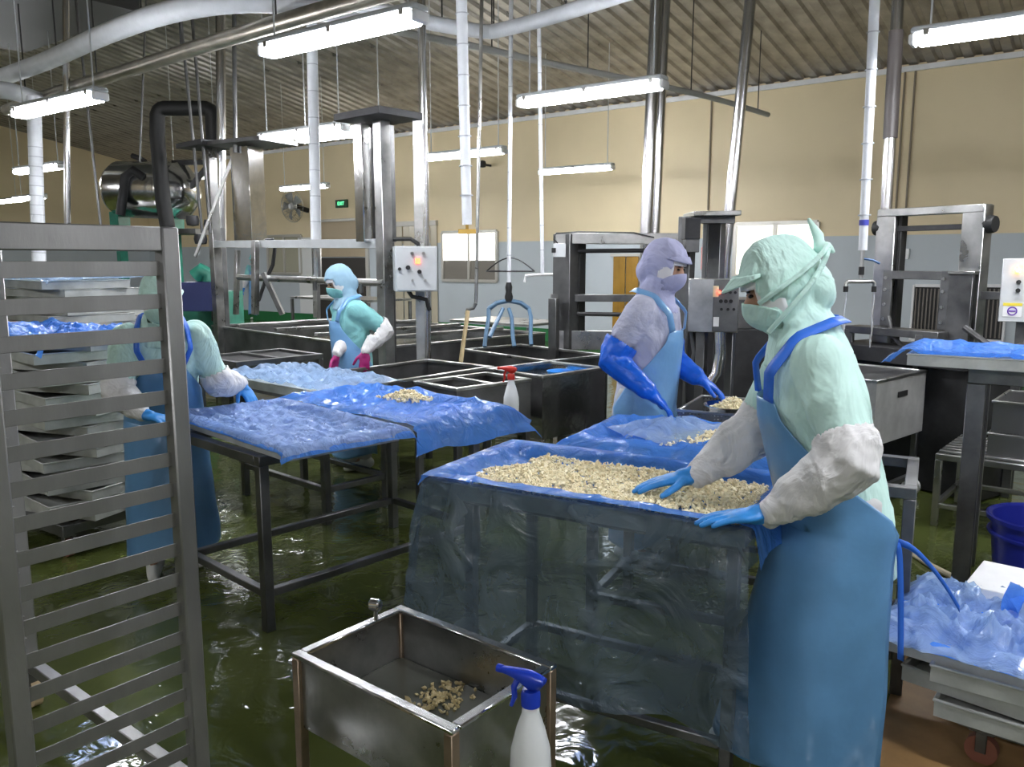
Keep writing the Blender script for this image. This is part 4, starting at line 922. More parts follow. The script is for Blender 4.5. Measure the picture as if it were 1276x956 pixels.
bxw(t, 'cover_plate', on3(.97, 1.10, .09), (.15, .03, .62), STEELD, rzf); bxw(t, 'plate_cap', on3(.98, 1.42, .09), (.17, .06, .02), STEEL, rzf)
bm_(t, 'base_beam', on3(-.3, .88, .1), on3(1.3, .88, .1), .5, .10, DARK); bxw(t, 'base_cabinet', on3(.5, .42, .0), (1.1, .45, .82), DARK, rzf)
MB().tube([on3(.2, 1.12, .13), on3(.28, 1.0, .15), on3(.42, .93, .16), on3(.66, .91, .16)], .016, 8).build('hose', STEELD, t, world=True)
MB().tube([on3(1.05, 1.08, .1), on3(1.2, 1.02, .1), on3(1.4, .96, .12), on3(1.6, .98, .12), on3(1.9, 1.06, .1)], .02, 8).build('conduit', STEELD, t, world=True)
bm_(t, 'bracket_arm', on3(1.1, 1.28), on3(1.4, 1.28), .04, .05, STEELD)
# --- control box at right edge
pc_ = gy(1271, 362, 4.95); t = frame('control_box', 'grey control box with orange lamp cut by the right edge', 'control box', (pc_.x, pc_.y, pc_.z - .19))
bxw(t, 'cabinet', pc_ + V((.04, .05, 0)), (.22, .12, .38), BOXG, rz=math.radians(-30)); dz = Matrix.Rotation(math.radians(-30), 3, 'Z')
cy_(t, 'indicator_lamp', pc_ + V((.04, .05, 0)) + dz @ V((-.03, -.06, .12)), pc_ + V((.04, .05, 0)) + dz @ V((-.03, -.078, .12)), .014, mat('orange lit lamp', (1, .4, .05), .4, emit=5.))
for z in (.05, .0): cy_(t, 'push_button', pc_ + V((.04, .05, z)) + dz @ V((-.02, -.06, 0)), pc_ + V((.04, .05, z)) + dz @ V((-.02, -.08, 0)), .013, BLACK)
lb = bxw(t, 'warning_label', pc_ + V((.04, .05, -.12)) + dz @ V((-.04, -.061, 0)), (.10, .003, .08), WHITEP, rz=math.radians(-30))
MB().rev([(.020, -.002), (.027, -.002), (.027, .002), (.020, .002)], pc_ + V((.04, .05, -.125)) + dz @ V((-.04, -.064, 0)), 20, axis=dz @ V((0, 1, 0))).build('printed_ring', mat('purple print', (.12, .03, .35), .5), t, world=True)
bxw(t, 'printed_mark', pc_ + V((.04, .05, -.125)) + dz @ V((-.04, -.064, 0)), (.036, .003, .008), MATS['purple print'], rz=math.radians(-30))
bxw(t, 'label_band', pc_ + V((.04, .05, -.085)) + dz @ V((-.04, -.063, 0)), (.10, .003, .018), mat('yellow print', (.75, .6, .05), .5), rz=math.radians(-30))
ps_ = pc_ + V((.10, .12, 0)); bm_(t, 'support_post', V((ps_.x, ps_.y, 0)), V((ps_.x, ps_.y, pc_.z + .1)), .05, .05, STEELD)
# --- washing line frame on the left with chutes
g1 = V((gy(482, 450, 6.15).x, 6.15, 0)); g2 = V((gy(272, 380, 8.55).x, 8.55, 0)); t = frame('washing_line_frame', 'tall steel frame with shiny chutes above the washing tank', 'machine', g1)
for P_, zt_ in ((g1, 2.5), (g2, 2.62)):
    bxw(t, 'post', P_ + V((0, 0, zt_ / 2)), (.09, .09, zt_), STEEL, R45); bxw(t, 'post', P_ + V((.02, .16, zt_ / 2 * .7)), (.05, .05, zt_ * .7), STEELD, R45)
    bxw(t, 'top_plate', P_ + V((-.02, -.02, zt_ + .02)), (.52, .40, .05), DARK, R45)
bm_(t, 'main_beam', g1 + V((0, 0, 1.62)), g2 + V((0, 0, 1.66)), .07, .07, BOXG)
cy_(t, 'spray_pipe', g1 + V((.0, -.05, 1.33)), g2.lerp(g1, .12) + V((.1, -.1, 1.33)), .028, STEEL)
for s_ in (.1, .33, .7): pz = g1.lerp(g2, s_) + V((0, -.07, 1.32)); cy_(t, 'nozzle', pz, pz + V((0, 0, -.07)), .018, STEELD)
ch1 = g1 + V((-.14, .10, 0)); bxw(t, 'chute', ch1 + V((0, 0, 2.06)), (.10, .14, .85), CHROME, R45); bxw(t, 'chute', g1 + V((.02, .12, 2.06)), (.08, .08, .85), STEELD, R45)
ch2 = gy(310, 245, 8.3); bxw(t, 'chute', V((ch2.x, ch2.y, 2.12)), (.25, .20, .95), CHROME, math.radians(-30)); bxw(t, 'chute_plate', V((ch2.x + .05, ch2.y, 2.63)), (.75, .5, .04), STEELD, math.radians(-30))
bm_(t, 'diagonal_brace', gy(243, 320, 8.2), gy(292, 190, 8.3), .05, .03, STEEL)
bm_(t, 'diagonal_brace', gy(328, 340, 7.6), gy(352, 392, 7.6), .06, .04, STEELD); bm_(t, 'hanger', gy(318, 300, 7.6), gy(318, 392, 7.6), .06, .05, STEEL); bm_(t, 'hanger', gy(296, 312, 8.2), gy(294, 392, 8.2), .05, .04, STEEL)
bm_(t, 'hanger', gy(394, 352, 7.3), gy(395, 396, 7.3), .06, .04, STEEL)
MB().tube([gy(330, 300, 7.8), gy(340, 299, 7.8), gy(343, 306, 7.8), gy(340, 330, 7.8), gy(330, 352, 7.8), gy(322, 375, 7.8)], .018, 8).build('cable', BLACK, t, world=True)
MB().tube([gy(490, 298, 6.1), gy(512, 298, 6.1), gy(521, 304, 6.1), gy(522, 312, 6.1)], .015, 8).build('cable', BLACK, t, world=True)
# --- control box on the post
cq = gy(517, 335, 5.98); t = frame('control_box', 'light grey control box with red button on the centre post', 'control box', (cq.x, cq.y, cq.z - .16))
rq = math.radians(12); dq = Matrix.Rotation(rq, 3, 'Z'); bxw(t, 'cabinet', cq, (.30, .22, .32), BOXG, rq)
dr_ = bxw(t, 'cabinet_door', cq + dq @ V((.0, -.113, 0)), (.285, .010, .305), BOXG, rq)
for x, z, r_, m_ in ((-.03, .11, .011, STEEL), (.05, .11, .011, STEEL), (-.06, .01, .016, DARK), (.02, -.02, .015, BLACK), (-.03, -.08, .010, STEEL), (.06, -.08, .010, STEEL), (-.12, .0, .012, DARK)):
    cy_(t, 'switch', cq + dq @ V((x, -.115, z)), cq + dq @ V((x, -.14, z)), r_, m_)
bxw(t, 'lit_button', cq + dq @ V((.01, -.122, .055)), (.035, .014, .04), mat('lit red button 2', (1, .08, .03), .4, emit=2.5), rq)
bxw(t, 'bracket', cq + V((-.08, .1, -.02)), (.12, .10, .10), STEELD, R45)
bxw(t, 'mounting_post', V((cq.x + .02, cq.y + .16, 1.25)), (.07, .07, 2.5), STEEL, 0)
MB().tube([cq + V((-.05, 0, -.16)), cq + V((-.02, -.02, -.2)), cq + V((.08, -.02, -.22)), cq + V((.10, 0, -.3))], .016, 8).build('cable', BLACK, t, world=True)
# --- compressor with horizontal vessel and black bent pipe
Y5 = 9.6; cv0 = gy(148, 236, Y5); cv1 = gy(226, 238, Y5 - .2); t = frame('compressor', 'compressor with shiny horizontal vessel and black bent pipe', 'machine', (cv0.x, cv0.y, 0))
ax = (cv1 - cv0).normalized(); R_ = .315
MB().rev([(.001, -.08), (.16, -.07), (.27, -.03), (R_, .04), (R_, .62), (R_ * .98, .66), (R_ * .98, .70), (R_, .72), (R_, (cv1 - cv0).length), (.20, (cv1 - cv0).length + .12), (.12, (cv1 - cv0).length + .18), (.001, (cv1 - cv0).length + .18)], cv0, 28, axis=ax).build('vessel', CHROME, t, world=True)
up_ = [gy(212, 300, 9.0), gy(203, 250, 9.0), gy(196, 170, 9.0)] + [gy(205 - 9 * math.cos(math.radians(a_)), 142 - 10 * math.sin(math.radians(a_)) + 3, 9.0) for a_ in (10, 40, 70, 90)] + [gy(235, 135, 9.0)] + [gy(256 + 9 * math.sin(math.radians(a_)), 146 - 11 * math.cos(math.radians(a_)), 9.0) for a_ in (10, 40, 70, 90)] + [gy(266, 180, 9.0), gy(268, 250, 9.0), gy(272, 330, 9.0), gy(273, 400, 9.0)]
MB().tube(up_, .078, 16).build('bent_pipe', BLACK, t, world=True)
zc = cv0.z
for x in (150, 218): p = gy(x, 280, Y5); bxw(t, 'saddle', V((p.x, p.y, zc - .36)), (.10, .3, .20), GREENP); bm_(t, 'stand_leg', V((p.x, p.y, 0)), V((p.x, p.y, zc - .45)), .09, .09, GREENP)
bxw(t, 'platform', V(((cv0.x + cv1.x) / 2, Y5, zc - .48)), (1.1, .5, .06), STEELD)
bxw(t, 'engine_block', V((gy(250, 355, 9.3).x, 9.3, .65)), (.75, .6, 1.0), GREENP); MB().tube([gy(244, 345, 8.9), gy(252, 338, 8.9), gy(262, 342, 8.9), gy(263, 365, 8.9)], .09, 12).build('engine_pipe', GREENP, t, world=True)
bxw(t, 'engine_block', V((gy(140, 370, 9.5).x, 9.5, .55)), (.9, .6, 1.1), GREENP); bxw(t, 'motor', V((gy(252, 372, 8.7).x, 8.7, 1.12)), (.35, .3, .30), mat('navy paint', (.02, .03, .12), .4))
pv = gy(178, 203, Y5); MB().tube([pv + V((.08, 0, -.1)), pv + V((.02, 0, .02)), pv + V((-.06, 0, .06)), pv + V((-.12, 0, .08))], .03, 8).build('valve', DARK, t, world=True)
MB().tube([gy(150, 268, 9.2), gy(153, 245, 9.2), gy(156, 220, 9.2), gy(166, 212, 9.2), gy(180, 222, 9.2)], .05, 10).build('lagged_pipe', DARK, t, world=True)
bm_(t, 'strut', gy(214, 262, 9.3), gy(262, 204, 9.3), .07, .05, DARK); bm_(t, 'top_bar', gy(215, 203, 9.4), gy(266, 202, 9.4), .07, .05, DARK)
# valves cluster
for x, y in ((240, 275), (250, 298), (262, 280)): p = gy(x, y, 8.9); MB().rev([(.001, -.06), (.06, -.05), (.07, 0), (.06, .05), (.001, .06)], p, 12).build('valve', DARK, t, world=True)
# --- background clutter: tables and shelves
table('pale topped work table under the bright window', V((gz(560, 398, .75).x, gz(560, 398, .75).y, 0)), -40, 1.3, .8, .75, rails=(.2,), slab=True)
table('far steel table behind the tray stacks on the left', V((-6.6, 9.2, 0)), -40, 2.2, .9, .95, rails=(.3,), slab=True)
table('far steel shelf table beyond the washing tank', V((-3.4, 12.6, 0)), -42, 1.9, .8, .95, rails=(.3,), slab=True)
for i, (x, y, z0) in enumerate(((125, 384, 0), (125, 372, .13))):
    p = gy(x, 384, 7.3); b = MB(); b.tub(-.36, .36, -.25, .25, 0, .11, .008, .008); o = b.build('deep_pan', TRAYM); o.location = (p.x, p.y, 1.02 + z0 * .9); o.rotation_euler.z = math.radians(-30); tag(o, 'deep metal pan on the shelf behind the rack, %s one' % ('lower' if i == 0 else 'upper'), 'pan', 'deep pans')
p = gy(125, 384, 7.3); table('shelf table carrying the deep pans behind the rack', V((p.x - .75, p.y - .10, 0)), -30, 1.4, .7, 1.015, rails=(.3,), slab=True)
# ================================================================== PIPES
def vpipe(label, x0, y0, x1, y1, Y, r, m, name='drop_pipe', cat='pipe', to_ceiling=True, r1=None, seg=14, parts=None):
    a = gy(x0, y0, Y); b_ = gy(x1, y1, Y)
    d = (a - b_)
    if to_ceiling:
        k = (ceilz(a) - b_.z) / d.z; a = b_ + d * k
    t = thing(name, label, cat, (b_.x, b_.y, b_.z)); n_ = 12
    MB().tube([a.lerp(b_, k / n_) for k in range(n_ + 1)], [r + ((r1 if r1 else r) - r) * k / n_ for k in range(n_ + 1)], seg).build('pipe', m, t, world=True)
    if m is INSUL:
        for k in range(1, 14):
            p = b_.lerp(a, k * .055); MB().rev([(r * 1.0, -.004), (r * 1.04, -.003), (r * 1.04, .003), (r, .004)], p, 12, axis=(a - b_).normalized()).build('tape_band', mat('grey tape', (.45, .47, .5), .5), t, world=True)
    t['top'] = 0; del t['top']
    return t, a, b_
SILV = mat('aluminium cladding', (.62, .62, .63), .22, 1, bump=.15, bscale=12, stretch=(1, 1, .4))
t, a, b_ = vpipe('white lagged pipe tapering down to a brass valve at centre', 575, 0, 582, 280, 6.1, .046, INSUL, r1=.036)
MB().cyl(b_, b_ + V((0, 0, -.06)), .012).build('spout', BRASS, t, world=True); MB().box(b_ + V((0, 0, -.05)), (.13, .03, .035)).build('valve', BRASS, t, world=True)
t, a, b_ = vpipe('white lagged pipe left of the exit sign reaching the spray pipe', 389, 60, 394, 308, 7.2, .045, INSUL)
MB().cyl(b_, b_ + V((0, 0, -.32)), .04).build('foil_end', CHROME, t, world=True)
vpipe('thick white lagged pipe at the far left', 42, 120, 49, 338, 7.4, .058, INSUL, to_ceiling=False)
vpipe('slim galvanised pipe near the left edge beyond the rack', 83, 130, 84, 285, 8.6, .032, SILV)
t, a, b_ = vpipe('white lagged pipe with running spigots right of the nearest worker', 1090, 0, 1075, 312, 5.1, .036, INSUL, r1=.026)
MB().cyl(b_, b_ + V((0, 0, -.17)), .012).build('tap_stem', STEEL, t, world=True); MB().cyl(b_ + V((0, 0, -.10)), b_ + V((0, 0, -.15)), .017).build('tap_grip', BLACK, t, world=True)
MB().cyl(b_.lerp(a, (gy(1077, 281, 5.1).z - b_.z) / (a.z - b_.z)), b_.lerp(a, (gy(1077, 274, 5.1).z - b_.z) / (a.z - b_.z)), .0285).build('blue_band', mat('blue printed band', (.05, .06, .4), .5), t, world=True)
MB().tube([b_ + V((.0, 0, -.05)), b_ + V((.06, -.02, -.06)), b_ + V((.10, -.02, -.08))], .008, 6).build('tap_lever', mat('blue lever', (.03, .1, .25), .4), t, world=True)
jl = b_ + V((-.09, 0, -.19)); jr = b_ + V((.085, 0, -.19)); MB().tube([jl + V((0, 0, -.05)), jl + V((0, 0, -.012)), jl + V((.012, 0, 0)), jr + V((-.012, 0, 0)), jr + V((0, 0, -.012)), jr + V((0, 0, -.05))], .012, 8).build('manifold', STEEL, t, world=True)
for j in (jl, jr):
    MB().cyl(j + V((0, 0, -.03)), j + V((0, 0, -.065)), .015).build('outlet', BLACK, t, world=True)
    MB().tube([j + V((0, 0, -.06 - .05 * k)) + V((.004 * math.sin(k * 1.7), 0, 0)) for k in range(8)], [.006, .0055, .006, .005, .007, .005, .006, .004], 8).build('water_stream', mat('running water', (.85, .88, .9), .05, trans=.6), t, world=True)
t, a, b_ = vpipe('pair of tall silver columns at right of centre', 818, 0, 805, 292, 7.3, .055, SILV)
MB().tube([a + V((.08, .04, 0)), b_ + V((.08, .04, -.1))], .045, 14).build('pipe', SILV, t, world=True); MB().cyl(b_, V((b_.x, b_.y, .0)), .05).build('pipe', SILV, t, world=True)
t, a, b_ = vpipe('silver clad column slanting behind the nearest worker\'s cap', 935, 0, 904, 318, 6.3, .042, SILV); MB().cyl(b_, V((b_.x, b_.y, 0.)), .04).build('pipe', SILV, t, world=True)
t, a, b_ = vpipe('silver column with dark upper sleeve at right', 1119, 0, 1104, 265, 6.1, .042, SILV); 
p0, p1 = a.lerp(b_, (ceilz(a) - gy(1115, 38, 6.1).z) / (a.z - b_.z)), a.lerp(b_, (ceilz(a) - gy(1108, 172, 6.1).z) / (a.z - b_.z)); MB().cyl(p0, p1, .050).build('dark_sleeve', mat('taupe plastic wrap', (.11, .095, .09), .4), t, world=True)
MB().cyl(b_, V((b_.x, b_.y, 0)), .042).build('pipe', SILV, t, world=True)
t, a, b_ = vpipe('square galvanised post beside the centre control box', 526, 55, 530, 300, 6.4, .032, SILV, name='square_post', cat='post'); MB().cyl(b_, V((b_.x, b_.y, .0)), .032).build('pipe', SILV, t, world=True)
t, a, b_ = vpipe('galvanised post rising behind the black bent pipe', 275, 75, 276, 300, 8.9, .05, SILV, name='square_post', cat='post'); MB().cyl(b_, V((b_.x, b_.y, .0)), .045).build('pipe', STEELD, t, world=True)
t, a, b_ = vpipe('slim rod with hook and wooden stick left of the hanging hoses', 600, 20, 593, 378, 6.6, .014, STEEL); MB().tube([b_, b_ + V((-.02, 0, -.04)), b_ + V((-.07, 0, -.05)), b_ + V((-.08, 0, -.09))], .014, 8).build('hook', STEELD, t, world=True)
wd = MB().cyl(gy(583, 388, 6.5), gy(574, 452, 6.3), .018, seg=8); one('wooden_stick', wd, WOODM, 'pale wooden stick leaning below the hooked rod', 'stick')
t, a, b_ = vpipe('slim white pipe with wire ring and blue hoses', 637, 0, 634, 352, 6.9, .018, INSUL)
rc = gy(636, 338, 6.9)
MB().tube([rc + V((.20 * math.cos(k * math.pi / 12), .12 * math.sin(k * math.pi / 12), 0)) for k in range(25)], .006, 6).build('wire_ring', DARK, t, world=True)
MB().tube([rc + V((-.2 + .4 * k / 12, 0, .11 * math.sin(math.pi * k / 12))) for k in range(13)], .006, 6).build('wire_hoop', DARK, t, world=True)
MB().rev([(.001, -.1), (.03, -.1), (.035, -.06), (.025, -.02), (.03, .02), (.02, .06), (.001, .07)], b_ + V((0, 0, -.06)), 12).build('tap', BLACK, t, world=True)
HOSEB = mat('grey blue hose', (.10, .19, .30), .4)
mh = gy(634, 382, 6.9); MB().tube([mh + V((-.17, 0, -.02)), mh + V((-.1, 0, .03)), mh + V((0, 0, .05)), mh + V((.1, 0, .03)), mh + V((.17, 0, -.02))], .02, 8).build('hose_bend', HOSEB, t, world=True)
for dx, xe, ye in ((-.17, 604, 432), (.17, 662, 430), (.0, 641, 432), (-.05, 610, 420)):
    e_ = gy(xe, ye, 6.7); s__ = mh + V((dx, 0, -.02)); MB().tube([s__, s__.lerp(e_, .3) + V((.01, 0, .02)), s__.lerp(e_, .7), e_], .018, 8).build('hose', HOSEB, t, world=True)
t, a, b_ = vpipe('slim rod ending in a white tee bar left of the lifting frame', 672, 60, 676, 342, 7.4, .018, INSUL)
MB().tube([b_ + V((-.16, 0, -.07)), b_ + V((-.15, 0, -.01)), b_, b_ + V((.12, 0, 0))], .014, 8).build('tee_bar', WHITEP, t, world=True)
for i, (x0, y0, x1, y1, Y, r) in enumerate(((243, 65, 262, 290, 8.4, .016), (235, 120, 252, 290, 8.5, .016), (292, 60, 293, 190, 8.2, .022), (110, 140, 126, 285, 8.8, .014), (177, 130, 174, 205, 9.5, .012))):
    vpipe('thin grey rod %s behind the rack top' % ('running past the black bent pipe', 'just left of the one past the bent pipe', 'above the shiny chute', 'at far left by the vessel', 'above the vessel valve')[i], x0, y0, x1, y1, Y, r, STEELD, seg=8)
def opipe(label, pts, z, r, m, seg=16, name='overhead_pipe', cat='pipe', hang=True):
    P = [gz(x, y, z) for x, y in pts]; Q = []
    for i in range(len(P) - 1):
        p0, p1, p2, p3 = P[max(i - 1, 0)], P[i], P[i + 1], P[min(i + 2, len(P) - 1)]
        for k in range(6):
            u = k / 6; Q.append(.5 * ((2 * p1) + (p2 - p0) * u + (2 * p0 - 5 * p1 + 4 * p2 - p3) * u * u + (3 * p1 - p0 - 3 * p2 + p3) * u ** 3))
    Q.append(P[-1]); t = thing(name, label, cat, Q[0]); MB().tube(Q, r, seg).build('pipe', m, t, world=True)
    if hang:
        for i in range(4, len(Q), 9): MB().cyl(Q[i], V((Q[i].x, Q[i].y, ceilz(Q[i]) + .03)), .007, seg=6).build('hanger', DARK, t, world=True)
    return t
opipe('thick white lagged pipe sweeping across the upper left', ((-60, 118), (0, 97), (60, 75), (130, 43), (200, 18), (270, 4), (340, 2), (400, 12), (470, 30)), 3.45, .085, INSUL)
opipe('white lagged pipe cut by the left edge below the sweeping one', ((-60, 112), (0, 112), (25, 117), (46, 124)), 3.2, .085, INSUL, hang=False)
opipe('long steel pipe running under the roof on the left', ((8, 137), (50, 122), (110, 103), (180, 81), (250, 58), (330, 34), (420, 8), (520, -20)), 3.25, .062, mat('bare steel pipe', (.42, .39, .33), .35, .9, var=.2), seg=16)
opipe('white elbowed pipe at top centre', ((430, 0), (470, 12), (540, 29), (600, 39), (625, 37), (690, 20), (790, -12)), 3.3, .055, INSUL)
opipe('thin lagged line with black cable reaching the back wall', ((480, 36), (530, 46), (600, 60), (680, 78), (760, 94), (850, 113), (905, 127), (957, 143)), 3.42, .032, mat('grey lagging', (.4, .4, .38), .6), seg=10)
dk = gz(60, 30, 4.0); b = MB(); dk = gz(30, 18, 4.3); b.box(dk + V((-.3, .2, .4)), (3.0, 1.6, .8), rz=-RA); one('air_duct', b, mat('dark galvanised duct', (.10, .10, .10), .5, .6), 'large dark duct box in the upper left corner', 'duct')
ds = MB(); ds.box(V((dk.x, dk.y, (ceilz(dk) + 5.1) / 2)), (.04, .04, ceilz(dk) - 5.1)); one('duct_hanger', ds, STEELD, 'steel hanger above the dark duct box', 'hanger')

# ================================================================== WALL FITTINGS
def onwall(x0, y0, x1, y1):
    a, b_ = wl(x0, y1), wl(x1, y0); tt0, tt1 = a.dot(WT), b_.dot(WT); z0 = wl((x0 + x1) / 2, y1).z; z1 = wl((x0 + x1) / 2, y0).z; return tt0, tt1, z0, z1
def wbox(parent, name, t0, t1, z0, z1, depth, m, off=0., ch=.003): return MB().box(wp((t0 + t1) / 2, WK - off - depth / 2, (z0 + z1) / 2), (t1 - t0, depth, z1 - z0), rz=-RA, ch=ch).build(name, m, parent, world=True)
LITW = mat('lit room behind glass', (1.0, .95, .85), .5, emit=2.2); GREYW = mat('grey interior seen through glass', (.20, .18, .15), .5); ALU = mat('aluminium frame', (.55, .53, .48), .4, .5)
def window(n_, x0, y0, x1, y1, split=.5, muls=1, lit=LITW, low=GREYW):
    t0, t1, z0, z1 = onwall(x0, y0, x1, y1); w_ = struct(thing('window_%d' % n_, None, None, wp((t0 + t1) / 2, WK, z0)))
    zs = z0 + (z1 - z0) * split
    for k in range(muls + 1):
        a_, b_ = t0 + (t1 - t0) * k / (muls + 1), t0 + (t1 - t0) * (k + 1) / (muls + 1)
        wbox(w_, 'pane', a_ + .02, b_ - .02, zs, z1 - .02, .015, lit)
        if split > 0: wbox(w_, 'pane', a_ + .02, b_ - .02, z0 + .02, zs, .015, low)
    for a_ in [t0 + (t1 - t0) * k / (muls + 1) for k in range(muls + 2)]: wbox(w_, 'mullion', a_ - .03, a_ + .03, z0, z1, .05, ALU)
    wbox(w_, 'frame_rail', t0, t1, z1 - .03, z1 + .03, .05, ALU); wbox(w_, 'frame_rail', t0, t1, z0 - .03, z0 + .03, .05, ALU)
    return w_
window(1, 553, 289, 620, 350, .42); window(2, 915, 278, 1020, 345, .0, lit=mat('pale lit glass', (.8, .78, .7), .4, emit=.55))
window(3, 336, 294, 376, 341, .0, lit=mat('frosted glass', (.42, .40, .30), .25)); 
window(4, 0, 318, 90, 336, .0, lit=mat('grey lit glass', (.7, .75, .75), .3, emit=.5))
# doorway left of the centre
t0, t1, z0, z1 = onwall(399, 276, 458, 396); d_ = struct(thing('door_1', None, None, wp((t0 + t1) / 2, WK, 0)))
wbox(d_, 'doorway_shade', t0, t1, 0.02, 1.55, .03, mat('painted doorway shade', (.035, .03, .025), .5)); wbox(d_, 'transom_panel', t0, t1, 1.57, z1, .03, mat('beige transom', (.45, .36, .24), .5)); wbox(d_, 'door_frame', t0 - .05, t1 + .05, z1, z1 + .06, .06, ALU)  # flat dark panel paints the shade inside the open doorway
for a_ in (t0, t1): wbox(d_, 'door_frame', a_ - .04, a_ + .04, 0, z1, .06, ALU)
# white partition panel and strip curtain
t0, t1, z0, z1 = onwall(376, 296, 396, 388); wbox(None, 'trim_6', t0, t1, .25, z1, .04, mat('white panel', (.75, .76, .74), .4))['kind'] = 'structure'
t0, t1, z0, z1 = onwall(474, 276, 546, 400); cu = thing('strip_curtain', 'hazy plastic strip curtain on the wall behind the centre control box', 'curtain', wp((t0 + t1) / 2, WK, 0))
for k in range(9): a_ = t0 + (t1 - t0) * k / 9; wbox(cu, 'strip', a_, a_ + (t1 - t0) / 9 * .92, .05, z1 - .1, .01, mat('hazy plastic', (.5, .45, .34), .2, coat=.3), off=.02 + .015 * (k % 2))
wbox(cu, 'rail', t0, t1, z1 - .1, z1, .08, ALU)
t0, t1, z0, z1 = onwall(764, 316, 806, 400); cu = thing('strip_curtain', 'amber plastic strip curtain seen through the lifting frame', 'curtain', wp((t0 + t1) / 2, WK, 0))
for k in range(5): a_ = t0 + (t1 - t0) * k / 5; wbox(cu, 'strip', a_, a_ + (t1 - t0) / 5 * .94, .05, z1 - .05, .01, mat('amber plastic', (.36, .20, .035), .2, coat=.4, var=.2, vscale=2), off=.02 + .015 * (k % 2))
wbox(cu, 'rail', t0 - .05, t1 + .05, z1 - .05, z1, .06, ALU)
t0, t1, z0, z1 = onwall(719, 316, 731, 326); wbx = wbox(None, 'wall_box', t0, t1, z0, z1, .12, WHITEP); tag(wbx, 'small white box on the wall seen through the lifting frame', 'box')
# exit sign
t0, t1, z0, z1 = onwall(420, 249, 434, 259); es = thing('exit_sign', 'small green exit sign on the cream wall', 'sign', wp((t0 + t1) / 2, WK, z0)); wbox(es, 'panel', t0, t1, z0, z1, .05, mat('dark green sign', (.006, .06, .02), .4))
fc = bpy.data.curves.new('exit_text', 'FONT'); fc.body = 'EXIT'; fc.size = (z1 - z0) * .62; fc.align_x = 'CENTER'; fc.align_y = 'CENTER'; fo = bpy.data.objects.new('lettering', fc); col.objects.link(fo); fo.parent = es; fo.location = wp((t0 + t1) / 2, WK - .055, (z0 + z1) / 2) - es.location; fo.rotation_euler = (math.pi / 2, 0, -RA); 
bpy.context.view_layer.update(); fm = bpy.data.meshes.new_from_object(fo.evaluated_get(bpy.context.evaluated_depsgraph_get())); fm.materials.clear(); fm.materials.append(mat('lit green letters', (.1, .8, .3), .4, emit=1.2))
fo2 = bpy.data.objects.new('lettering', fm); col.objects.link(fo2); fo2.parent = es; fo2.location = fo.location; fo2.rotation_euler = fo.rotation_euler; bpy.data.objects.remove(fo); fo2.name = 'lettering'
# wall fan
fcn = wl(364, 257, WK - .45); fn_ = thing('wall_fan', 'grey wall fan with wire guard beside the lagged pipe', 'fan', fcn); axf = V((-.55, -.83, -.1)).normalized(); MF = V((0, 0, 1)).rotation_difference(axf).to_matrix(); RF = .36
for k in range(5):
    a_ = 2 * math.pi * k / 5
    def bl(u, v, a_=a_): r_ = .07 + (RF * .85 - .07) * u; an = a_ + (v - .5) * (.75 - .1 * u); return fcn + MF @ V((r_ * math.cos(an), r_ * math.sin(an), .03 * (v - .5) * 2))
    o = MB().grid(bl, 5, 4).build('blade', mat('grey fan blade', (.35, .36, .37), .4), fn_, world=True, smooth=80); sd = o.modifiers.new('t', 'SOLIDIFY'); sd.thickness = .004
MB().rev([(.001, -.08), (.075, -.08), (.08, .04), (.05, .07), (.001, .075)], fcn, 18, axis=axf).build('hub', WHITEP, fn_, world=True)
gm = MB()
for k in range(30): a_ = 2 * math.pi * k / 30; gm.tube([fcn + MF @ V((.06 * math.cos(a_), .06 * math.sin(a_), .09)), fcn + MF @ V((RF * .7 * math.cos(a_), RF * .7 * math.sin(a_), .085)), fcn + MF @ V((RF * math.cos(a_), RF * math.sin(a_), 0)), fcn + MF @ V((RF * .7 * math.cos(a_), RF * .7 * math.sin(a_), -.07))], .004, 4)
for r_, z in ((RF, 0), (RF * .7, .085), (RF * .4, .09)): gm.tube([fcn + MF @ V((r_ * math.cos(k * math.pi / 16), r_ * math.sin(k * math.pi / 16), z)) for k in range(33)], .005, 4)
gm.build('wire_guard', STEEL, fn_, world=True)
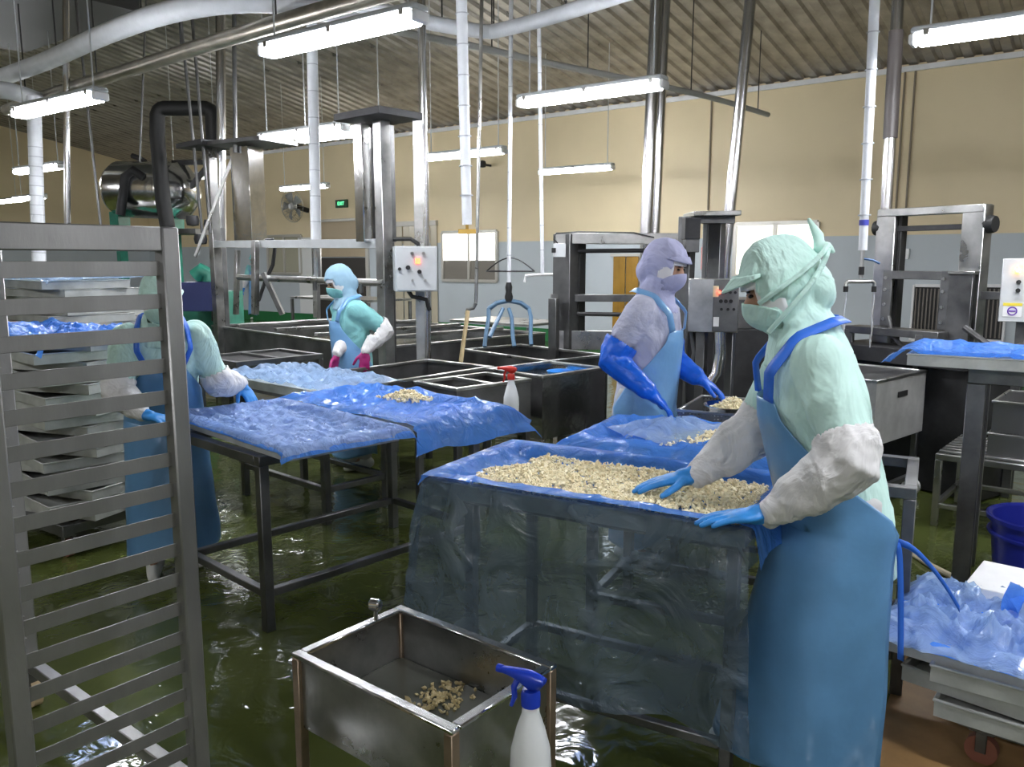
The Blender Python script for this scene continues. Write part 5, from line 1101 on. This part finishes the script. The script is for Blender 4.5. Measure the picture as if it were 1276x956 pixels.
bm_(fn_, 'bracket', fcn - axf * .08, fcn + WN * .45 - V((0, 0, .08)), .08, .10, BLACK)
# louvred vents
for i, (x0, x1, lab) in enumerate(((1136, 1192, 'dark louvred vent with white frame seen through the right frame'), (1215, 1254, 'dark louvred vent with white frame right of the right frame'))):
    t0, t1, z0, z1 = onwall(x0, 358, x1, 423); vt = thing('louvre_vent', lab, 'vent', wp((t0 + t1) / 2, WK, z0), 0, 'louvred vents')
    wbox(vt, 'backing', t0, t1, z0, z1, .01, BLACK)
    nsl = int((t1 - t0) / .045)
    for k in range(nsl): a_ = t0 + (t1 - t0) * (k + .3) / nsl; wbox(vt, 'slat', a_, a_ + .018, z0 + .02, z1 - .02, .03, mat('taupe slat', (.17, .15, .13), .5), ch=.001)
    for a_ in (t0 - .03, t1): wbox(vt, 'frame', a_, a_ + .03, z0 - .03, z1 + .03, .05, WHITEP)
    wbox(vt, 'frame', t0, t1, z0 - .04, z0, .05, WHITEP); wbox(vt, 'frame', t0, t1, z1, z1 + .04, .05, WHITEP)
# conduits on the wall, outlet
for i, (x0, y0, x1, y1, lab) in enumerate(((1128, 90, 1121, 310, 'thin conduit running down the cream wall to the outlet'), (1141, 88, 1131, 310, 'thin conduit beside the one to the outlet'), (887, 122, 882, 262, 'thin conduit on the wall behind the silver columns'))):
    a_, b_ = wl(x0, y0, WK - .02), wl(x1, y1, WK - .02); one('wall_conduit', MB().cyl(a_, V((a_.x, a_.y, b_.z)), .014, seg=8), mat('brown conduit', (.25, .2, .14), .5), lab, 'conduit', 'wall conduits')
t0, t1, z0, z1 = onwall(1125, 310, 1134, 323); tag(wbox(None, 'wall_outlet', t0, t1, z0, z1, .05, WHITEP), 'white outlet box on the wall inside the right frame', 'outlet')
cm = wl(601, 205, WK - .25); b = MB(); b.rev([(.001, -.06), (.06, -.05), (.08, 0), (.06, .06), (.001, .08)], cm, 14); b.beam(cm, cm + WN * .25, .04, .04); one('wall_camera', b, BLACK, 'small black dome camera on the wall below a lamp', 'camera')
